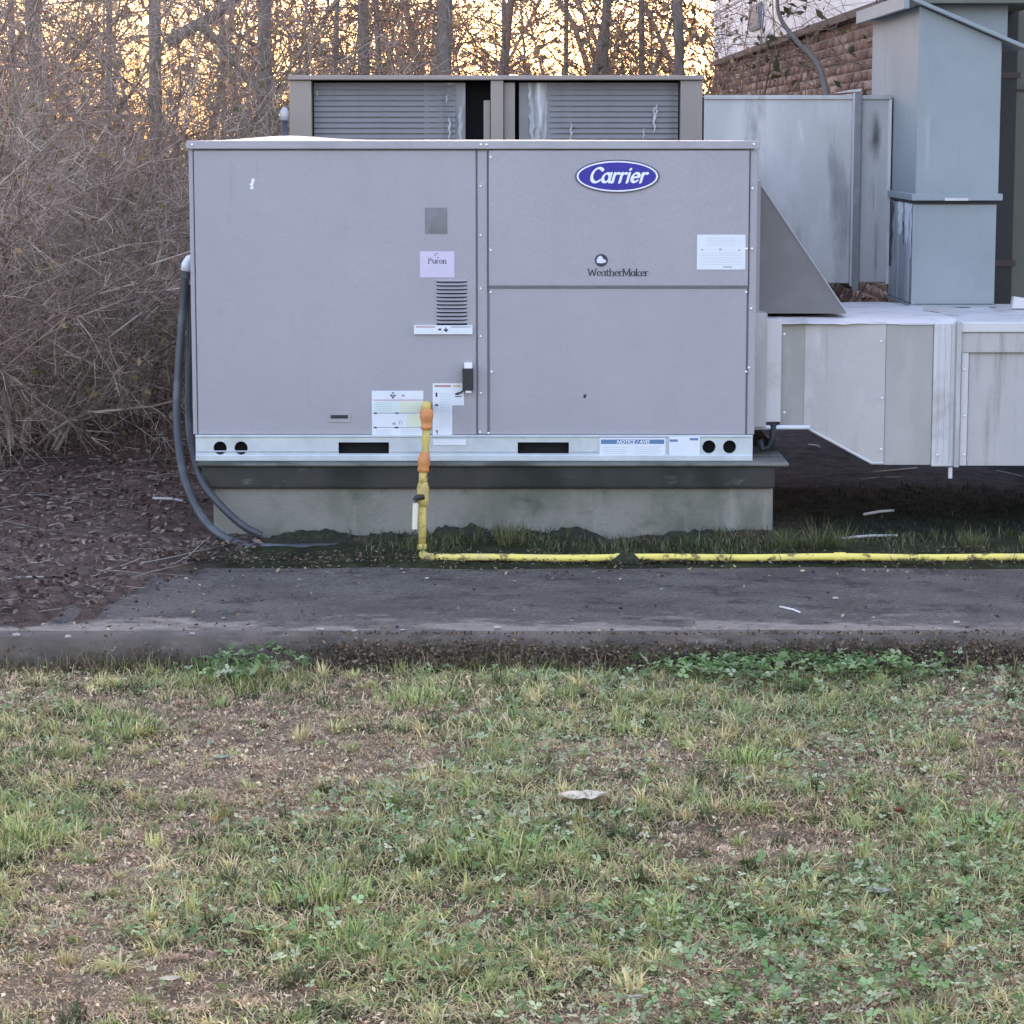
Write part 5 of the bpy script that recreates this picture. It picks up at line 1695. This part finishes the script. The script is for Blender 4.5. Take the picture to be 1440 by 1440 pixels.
# greener ground ivy against the kerb
def iv_dens(x_, y_):
    pxs = 720 + x_ / y_ * F
    near = np.exp(-((pxs - 1035) / 90) ** 2) + .7 * np.exp(-((pxs - 1230) / 80) ** 2) + .5 * np.exp(-((pxs - 330) / 70) ** 2)
    return np.clip(near * np.exp(-((y_ - 8.34) / .13) ** 2) * 1.2, 0, 1)
iv = clover('ground_ivy', 12000, iv_dens, .012, lambda a_, b_: lawn_h(a_, b_) + .02 + .03 * N1.fbm(a_ * 9, b_ * 9, 2), -1.6, 2.2, 7.9, KY0 - .01, np.concatenate([CL * np.array([[.62, .78, .5]]), CL * np.array([[.4, .52, .32]]), CL * .9]), .01)
tag(iv, 'bright green low leaves growing along the foot of the kerb', 'ground ivy', kind='stuff')
# dry straw hanging over the kerb
def kerb_dens(x_, y_):
    return np.clip((N3.fbm(x_ * 1.7 + 9, x_ * 0 + 3, 3) - .40) / .2, 0, 1)
ks = blades('kerb_grass', 9500, -3, 3, KY0 - .10, KY0 - .01, lambda a_, b_: np.ones_like(a_), .03, .10, .0034,
            lambda a_, b_, m_: np.concatenate([ST * .5, BR * .4, BR * .25, GR * .6])[rng.integers(0, 15, m_)] * (.5 + .6 * rng.random((m_, 1))), (.2, 1.2), lawn_h, kerb_dens)
tag(ks, 'dry and dark grass tufts against the kerb face', 'grass', kind='stuff')
# darker green tufts on the lawn
tf = [(330, 965, 1.5), (590, 990, 1.3), (940, 1290, 1.5), (170, 1030, 1.2), (1380, 1170, 1.8), (500, 1345, 1.3), (450, 1265, 1.2), (1050, 1080, 1.1), (700, 1210, 1.4), (30, 1180, 1.3)]
def tuft(name, pos, n_, hmin, hmax, rad, pal, wid=.0035):
    an_ = rng.random(n_) * 6.283; r_ = rad * rng.random(n_) ** .7
    x_ = pos[0] + np.cos(an_) * r_; y_ = pos[1] + np.sin(an_) * r_
    z_ = np.full(n_, pos[2])
    hh = hmin + (hmax - hmin) * rng.random(n_)
    tl = .15 + 1.0 * rng.random(n_)
    ho = np.stack([np.cos(an_ + rng.normal(0, .7, n_)), np.sin(an_ + rng.normal(0, .7, n_)), np.zeros(n_)], 1)
    side = np.stack([-ho[:, 1], ho[:, 0], np.zeros(n_)], 1) * wid / 2
    B = np.stack([x_, y_, z_], 1); up = np.array([[0, 0, 1.]])
    mid = B + ho * (hh * .45 * np.sin(tl * .7))[:, None] + up * (hh * .5 * np.cos(tl * .7))[:, None]
    tip = mid + ho * (hh * .6 * np.sin(tl * 1.4))[:, None] + up * (hh * .5 * np.cos(tl * 1.4))[:, None]
    V = np.stack([B - side, B + side, mid + side * .8, mid - side * .8, tip], 1)
    b_ = (np.arange(n_) * 5)[:, None]
    c_ = pal[rng.integers(0, len(pal), n_)] * (.7 + .6 * rng.random((n_, 1)))
    return np_mesh(name, V.reshape(-1, 3), [b_ + np.array([[0, 1, 2, 3]]), b_ + np.array([[3, 2, 4]])], M_GRASS, None, pos, np.repeat(c_, 5, 0))
labs = ['green grass tuft below the kerb at the left', 'spiky grass tuft below the gas riser, near the kerb', 'lush grass tuft in the lower right of the lawn', 'short dark tuft at the left of the lawn',
        'tall bright tuft at the right margin of the lawn', 'flattened tuft near the bottom of the lawn, left of centre', 'yellow-green tuft in the lower left of the lawn', 'thin tuft below the right slab edge in the lawn',
        'wide grass tuft in the middle of the lawn, left of the pale leaf', 'bright green tuft at the left margin of the lawn']
for (x_, y_, s_), lb in zip(tf, labs):
    g_ = G(x_, y_, LZ)
    g_.z = float(lawn_h(np.array([g_.x]), np.array([g_.y]))[0]) - .004
    tag(tuft('grass_tuft', g_, 260, .03, .075 * s_ / 1.2, .11 * s_, GR * np.array([[.85, 1.05, .8]])), lb, 'grass tuft', 'grass tufts in the lawn')

# fallen leaves that stand out
def big_leaf(name, label, px_, py_, size, colr, curl=.25, asp=.55, z=LZ, rot=0.0, hs=lawn_h, lift=.02):
    g_ = G(px_, py_, z)
    g_.z = float(hs(np.array([g_.x]), np.array([g_.y]))[0]) + lift
    mb_ = MB()
    nu = 9
    vs, fs = [], []
    prof = [0, .45, .8, 1.0, .78, .95, .7, .4, .0]
    for i_ in range(nu):
        u_ = i_ / (nu - 1) * 2 - 1
        for s_ in (-1, -.5, 0, .5, 1):
            xx = u_ * size
            yy_ = s_ * size * asp * prof[i_] * (1 + .2 * random.uniform(-1, 1) * abs(s_))
            zz = curl * size * (abs(s_) ** 2 * .5 + (u_ * .7) ** 2 * .4) + random.uniform(-.05, .05) * size
            vs.append((g_.x + xx * math.cos(rot) - yy_ * math.sin(rot), g_.y + xx * math.sin(rot) + yy_ * math.cos(rot), g_.z + zz))
    for i_ in range(nu - 1):
        for j_ in range(4):
            fs.append((i_ * 5 + j_, i_ * 5 + j_ + 1, (i_ + 1) * 5 + j_ + 1, (i_ + 1) * 5 + j_))
    vs.append((g_.x + size * 1.35 * math.cos(rot), g_.y + size * 1.35 * math.sin(rot), g_.z)); 
    mb_.add(vs, fs)
    m_ = pmat('leaf_' + name, colr, [(tuple(c__ * .75 for c__ in colr), 40, .4, .7, one, .8)], rough=.7)
    o_ = make(name, mb_, m_, smooth=True)
    return tag(o_, label, 'leaf', 'fallen leaves on the lawn')
big_leaf('fallen_leaf', 'large cream dead leaf lying in the middle of the lawn', 819, 1138, .064, (.66, .55, .42), .4, .66, rot=.12, lift=.022)
big_leaf('fallen_leaf', 'small rust-red curled leaf on the right of the lawn', 1265, 1152, .020, (.17, .045, .02), .9, .7, rot=.8)
big_leaf('fallen_leaf', 'narrow buff leaf at the bottom edge of the lawn, right of centre', 888, 1423, .034, (.46, .40, .29), .4, .25, rot=.2)
big_leaf('fallen_leaf', 'greyish lobed leaf in the clover at the right of the lawn', 1236, 1266, .030, (.30, .27, .22), .5, .7, rot=-.4, lift=.025)
big_leaf('fallen_leaf', 'yellow leaf standing by the kerb foot right of centre', 912, 938, .026, (.42, .30, .10), .9, .5, rot=1.1, lift=.035)
big_leaf('fallen_leaf', 'pale green-grey leaf in the brown patch at the left of the lawn', 312, 1078, .028, (.30, .33, .22), .5, .5, rot=.6)
big_leaf('fallen_leaf', 'buff leaf on the worn soil at the bottom left of the lawn', 240, 1395, .024, (.44, .38, .27), .4, .6, rot=.3)

# ------------------------------------------------------------------ litter, sticks, moss behind the kerb
n_ = 15000
x_ = -4.2 + 3.2 * rng.random(n_); y_ = 8.6 + 8.0 * rng.random(n_) ** 1.4
k_ = (y_ > soil_border(x_) + .02 + .1 * rng.random(n_)) & ~((x_ > UL - .05) & (y_ > UY - .05))
x_, y_ = x_[k_], y_[k_]
LT = 1.3 * np.array([[0.085, 0.055, 0.045], [0.12, 0.080, 0.062], [0.06, 0.042, 0.036], [0.17, 0.125, 0.10]])
o = leaf_obj('leaf_litter', np.stack([x_, y_, soil_h(x_, y_) + .006 + .014 * rng.random(len(x_))], 1), .016, M_LITTER, None, rng, LT, origin=(-2.5, 11, 0), flat=.6)
tag(o, 'brown leaf litter on the bare soil left of the air conditioner', 'leaf litter', kind='stuff')
# thin dry twigs strewn over the same soil
S = []
for k in range(700):
    x0_ = -4.2 + 2.9 * rng.random(); y0__ = 8.75 + 6.5 * rng.random() ** 1.3
    if y0__ < soil_border(np.array([x0_]))[0] + .05 or (x0_ > UL - .1 and y0__ > 10.3): continue
    z0_ = float(soil_h(np.array([x0_]), np.array([y0__]))[0]) + .014
    an_ = rng.normal(0, .6)
    bp, br_ = grow(rng, [x0_, y0__, z0_], [math.cos(an_), math.sin(an_), rng.normal(.02, .06)], .06 + .3 * rng.random() ** 2, .0028, 4, .14)
    push(S, bp, br_)
o = twig_obj('twig_litter', S, M_TWIG, None, rng, np.array([[.22, .19, .165], [.15, .12, .1], [.10, .08, .07], [.30, .27, .24]]), origin=(-2.5, 10, 0))
tag(o, 'thin dry twigs strewn on the brown soil at the left', 'twigs', kind='stuff')

n_ = 5200
x_ = -2.6 + 5.6 * rng.random(n_); y_ = KY0 + .06 + (PY1 - KY0 - .06) * rng.random(n_)
near_ = np.clip(1 - (soil_border(x_) - y_) / .45, 0, 1) ** 2 + np.clip((-.55 - x_) / 1.3, 0, 1) * .5 + .05 + .35 * np.clip(1 - (y_ - KY0 - .05) / .16, 0, 1)
k_ = (rng.random(n_) < near_ * .8) & (y_ < soil_border(x_) + .03)
x_, y_ = x_[k_], y_[k_]
o = leaf_obj('pavement_litter', np.stack([x_, y_, .004 + .006 * rng.random(len(x_))], 1), .009, M_LITTER, None, rng, np.concatenate([LT * .7, LT * .45, ST * .5]), origin=(0, 9, 0), flat=.75)
tag(o, 'brown leaf crumbs scattered over the dark pavement', 'leaf litter', kind='stuff')
n_ = 26000
x_ = -3 + 6 * rng.random(n_)
k_ = rng.random(n_) < np.clip((x_ + .9) / .5, .08, 1) * np.clip((N1.fbm(x_ * 2.6, x_ * 0 + 31, 3) - .32) / .2, .12, 1)
x_ = x_[k_]; u_ = rng.random(len(x_))
yk_ = KY0 - .005 - .075 * u_ ** 1.5 + .05 * (rng.random(len(x_)) < .15) * rng.random(len(x_))
zk_ = np.where(yk_ > KY0, .008, -.012 - .09 * u_ ** .6 + .012 * rng.normal(0, 1, len(x_)) + .03 * (N2.fbm(x_ * 4, x_ * 0 + 2, 3) - .5))
o = leaf_obj('kerb_debris', np.stack([x_, yk_, zk_], 1), .0075, M_LITTER, None, rng, np.concatenate([BR * .28, BR * .18, BR * .4, ST * .25]), origin=(0, KY0, 0), flat=.2)
tag(o, 'dark brown dead grass and dirt heaped against the kerb face', 'debris', kind='stuff')

M_STICK = pmat('bleached_stick', (.42, .39, .35), [((.26, .235, .21), 18, .4, .7, one, .8)], rough=.8)
M_STICKW = pmat('white_stick', (.72, .71, .68), rough=.6)
def stick(label, ax_, ay_, bx_, by_, r_, z=0.006, mat=M_STICK, grp='sticks and scraps on the ground'):
    a_, b_ = G(ax_, ay_, z), G(bx_, by_, z)
    for v_ in (a_, b_):
        if v_.y > PY1 - .1 or v_.x < -1.7:
            v_.z = float(soil_h(np.array([v_.x]), np.array([v_.y]))[0]) + r_ * .6 + .004
        else:
            v_.z = r_ * .8 + .001
    r_ = r_ * .6
    m_ = (a_ + b_) / 2 + Vector((.01, .012 * random.choice((-1, 1)), r_ * .5))
    o_ = make('stick', MB().tube([a_, a_.lerp(m_, .6), m_, m_.lerp(b_, .5), b_], [r_ * .9, r_, r_ * .95, r_ * .9, r_ * .75], 7), mat, smooth=True)
    return tag(o_, label, 'stick', grp)
stick('short white stick lying on the dark pavement at the right', 1097, 853, 1125, 861, .006, mat=M_STICKW)
stick('upper of two long pale sticks under the wide part of the duct', 1227, 675, 1290, 669, .006)
stick('lower of two long pale sticks under the wide part of the duct', 1210, 682, 1270, 682, .005)
stick('white scrap of stick beneath the sloping duct bottom', 1137, 638, 1153, 640, .009, mat=M_STICKW)
stick('pale flat stick on the black moss right of the plinth', 1214, 733, 1257, 731, .011)
stick('long grey stick in the weeds behind the yellow pipe', 1178, 768, 1262, 766, .010)
stick('pale branch on the brown soil at the left margin', 0, 822, 62, 823, .007)
stick('thick pale stick on the bare soil near the left end of the pavement', 78, 829, 100, 828, .009)
stick('light curved stick on the soil left of the conduits', 215, 713, 262, 714, .012)
stick('long pale stick further back on the soil, left of the conduits', 110, 630, 168, 629, .011)
stick('thin grey stick at far right under the duct', 1400, 668, 1440, 679, .004)
# pebbles and chips along the pavement edge
chips = [(23, 895, .012), (96, 897, .011), (450, 887, .012), (498, 889, .010), (566, 888, .008), (700, 885, .014), (1345, 877, .010), (1322, 886, .008), (600, 815, .008), (1214, 803, .007), (1175, 843, .010), (1228, 870, .006), (930, 830, .006), (270, 893, .009)]
mbp = MB()
cl_ = ['at the left margin', 'left of the kerb crack', 'below the conduits', 'just left of the riser line', 'right under the gas riser', 'near the middle of the edge', 'large one at the right end', 'small one at the right end',
       'beside the pipe corner', 'near the yellow pipe at the right', 'in the middle of the dark asphalt', 'below the white stick', 'on the dark middle stretch', 'under the thicket end']
for (x_, y_, r_), w_ in zip(chips, cl_):
    r_ = r_ * .7
    g_ = G(x_, y_, 0.0)
    vs = []
    nn = 7
    for lv_, (sc_, hz_) in enumerate(((1.0, -.001), (1.05, r_ * .35), (.6, r_ * .75))):
        for k in range(nn):
            a_ = 2 * math.pi * k / nn
            rr__ = r_ * sc_ * random.uniform(.7, 1.2)
            vs.append((g_.x + rr__ * 1.5 * math.cos(a_), g_.y + rr__ * math.sin(a_), .004 + hz_))
    fs = [tuple(14 + k for k in range(nn))]
    for l_ in range(2):
        fs += [(l_ * nn + k, l_ * nn + (k + 1) % nn, (l_ + 1) * nn + (k + 1) % nn, (l_ + 1) * nn + k) for k in range(nn)]
    o_ = make('stone_chip', MB().add(vs, fs), M_STICK)
    tag(o_, 'pale stone chip on the pavement, ' + w_, 'stone', 'stone chips along the pavement edge')

# moss cushions at the foot of the plinth
M_MOSS = pmat('dark_moss', (.022, .026, .010), [((.07, .075, .022), 26, .45, .7, one, .8), ((.012, .013, .009), 9, .5, .7, one, .8)], rough=.95, bump=(60, .9, .02))
def moss(label, x0_, x1_, py_, hgt, dep, Yc):
    a_, b_ = P(x0_, py_, Yc).x, P(x1_, py_, Yc).x
    gx_, gy_, gf_ = grid(a_, b_, 46, Yc - dep / 2, Yc + dep / 2, 16)
    u_ = (gx_ - a_) / (b_ - a_) * 2 - 1; w_ = (gy_ - Yc) / (dep / 2)
    e_ = np.clip(1 - np.abs(u_) ** 3, 0, 1) * np.clip(1 - w_ ** 2, 0, 1)
    z_ = -0.01 + e_ ** .6 * hgt * (.45 + 1.1 * N2.fbm(gx_ * 14, gy_ * 14, 4)) + (N1.fbm(gx_ * 60, gy_ * 60, 2) - .5) * .03
    o_ = np_mesh('moss_cushion', np.stack([gx_, gy_, z_], 1), gf_, M_MOSS, None, ((a_ + b_) / 2, Yc, 0), smooth=True)
    return tag(o_, label, 'moss', 'moss cushions at the foot of the plinth')
moss('dark moss cushion at the left end of the plinth foot, by the conduits', 372, 512, 755, .055, .22, 10.46)
moss('dark moss cushion at the plinth foot just left of the gas riser', 500, 592, 757, .05, .2, 10.46)
moss('dark moss cushion at the plinth foot right beside the gas riser', 598, 700, 757, .075, .2, 10.44)
moss('long dark moss cushion under the middle of the plinth', 690, 862, 757, .06, .2, 10.46)
moss('dark moss cushion under the right half of the plinth', 905, 1062, 757, .055, .18, 10.46)

gm_ = G(882, 786, .03)
gx_, gy_, gf_ = grid(gm_.x - .062, gm_.x + .062, 30, 9.90, 10.02, 16)
e_ = np.clip(1 - ((gx_ - gm_.x) / .062) ** 2, 0, 1) * np.clip(1 - ((gy_ - 9.958) / .062) ** 2, 0, 1)
hp_ = np_mesh('moss_cushion', np.stack([gx_, gy_, -.012 + .058 * e_ ** .45 * (.75 + .5 * N2.fbm(gx_ * 22, gy_ * 22, 3))], 1), gf_, M_MOSS, None, (gm_.x, 9.958, 0), smooth=True)
tag(hp_, 'small mossy heap covering a gap of the yellow pipe, right of the plinth middle', 'moss', 'moss cushions at the foot of the plinth')

# weeds in the strip by the yellow pipe
def wd(a_, b_):
    return np.clip((N3.fbm(a_ * 2.6 + 21, b_ * 2.0, 3) - .38) / .22, 0, 1) * np.clip((a_ + 1.0) / .9, .1, 1)
WG = 1.4 * np.array([[0.05, 0.068, 0.022], [0.07, 0.085, 0.03], [0.035, 0.048, 0.018], [0.12, 0.10, 0.055]])
o = blades('weeds', 11000, -1.1, 3.0, PY1 + .03, 10.52, lambda a_, b_: (.5 + 1.0 * N2.fbm(a_ * 4, b_ * 4, 3)), .015, .06, .004,
           lambda a_, b_, m_: WG[rng.integers(0, 4, m_)] * (.6 + .7 * rng.random((m_, 1))), (.2, 1.1), soil_h, wd)
tag(o, 'low green weeds in the soil strip along the yellow pipe', 'weeds', kind='stuff')
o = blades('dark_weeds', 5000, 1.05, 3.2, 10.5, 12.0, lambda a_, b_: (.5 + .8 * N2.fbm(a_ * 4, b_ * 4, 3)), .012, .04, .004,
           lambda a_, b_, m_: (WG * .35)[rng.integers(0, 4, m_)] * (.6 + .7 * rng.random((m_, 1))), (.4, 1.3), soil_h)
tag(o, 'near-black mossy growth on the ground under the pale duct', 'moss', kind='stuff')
for (x_, y_, hh_, n_, lb) in ((715, 772, .15, 160, 'grassy weed tuft at the plinth foot right of the gas riser'), (1105, 775, .12, 140, 'weed tuft at the right corner of the plinth'),
                              (1150, 775, .17, 120, 'taller feathery weed right of the plinth'), (1182, 775, .15, 120, 'second feathery weed right of the plinth, further from it'),
                              (1370, 775, .12, 200, 'spreading weed tuft behind the pipe at the right edge'), (1283, 792, .05, 120, 'small clump of weed growing over the yellow pipe at the right'),
                              (882, 789, .045, 260, 'dense little clump burying the pipe in the middle of its run'), (868, 790, .04, 200, 'clump of weed just left of the one burying the pipe mid-run'), (897, 790, .04, 200, 'clump of weed just right of the one burying the pipe mid-run'), (640, 788, .035, 120, 'thin clump of weed across the pipe beside the riser elbow')):
    g_ = G(x_, y_, .01)
    tag(tuft('weed_tuft', g_, n_, hh_ * .4, hh_, .05, WG * 1.3, .0032), lb, 'weed', 'weed tufts along the pipe strip')
# crumbs of bark and leaf along the pipe
n_ = 3200
x_ = -1.4 + 4.4 * rng.random(n_); y_ = PY1 + rng.normal(0.06, .06, n_)
k_ = (y_ > soil_border(x_) + .005)
x_, y_ = x_[k_], y_[k_]
o = leaf_obj('pipe_litter', np.stack([x_, y_, np.maximum(soil_h(x_, y_), 0) + .006 + .01 * rng.random(len(x_))], 1), .0075, M_LITTER, None, rng, np.concatenate([LT * .8, LT * .5, ST * .25]), origin=(1, 10, 0), flat=.6)
tag(o, 'brown crumbs of leaves along the back edge of the pavement', 'leaf litter', kind='stuff')
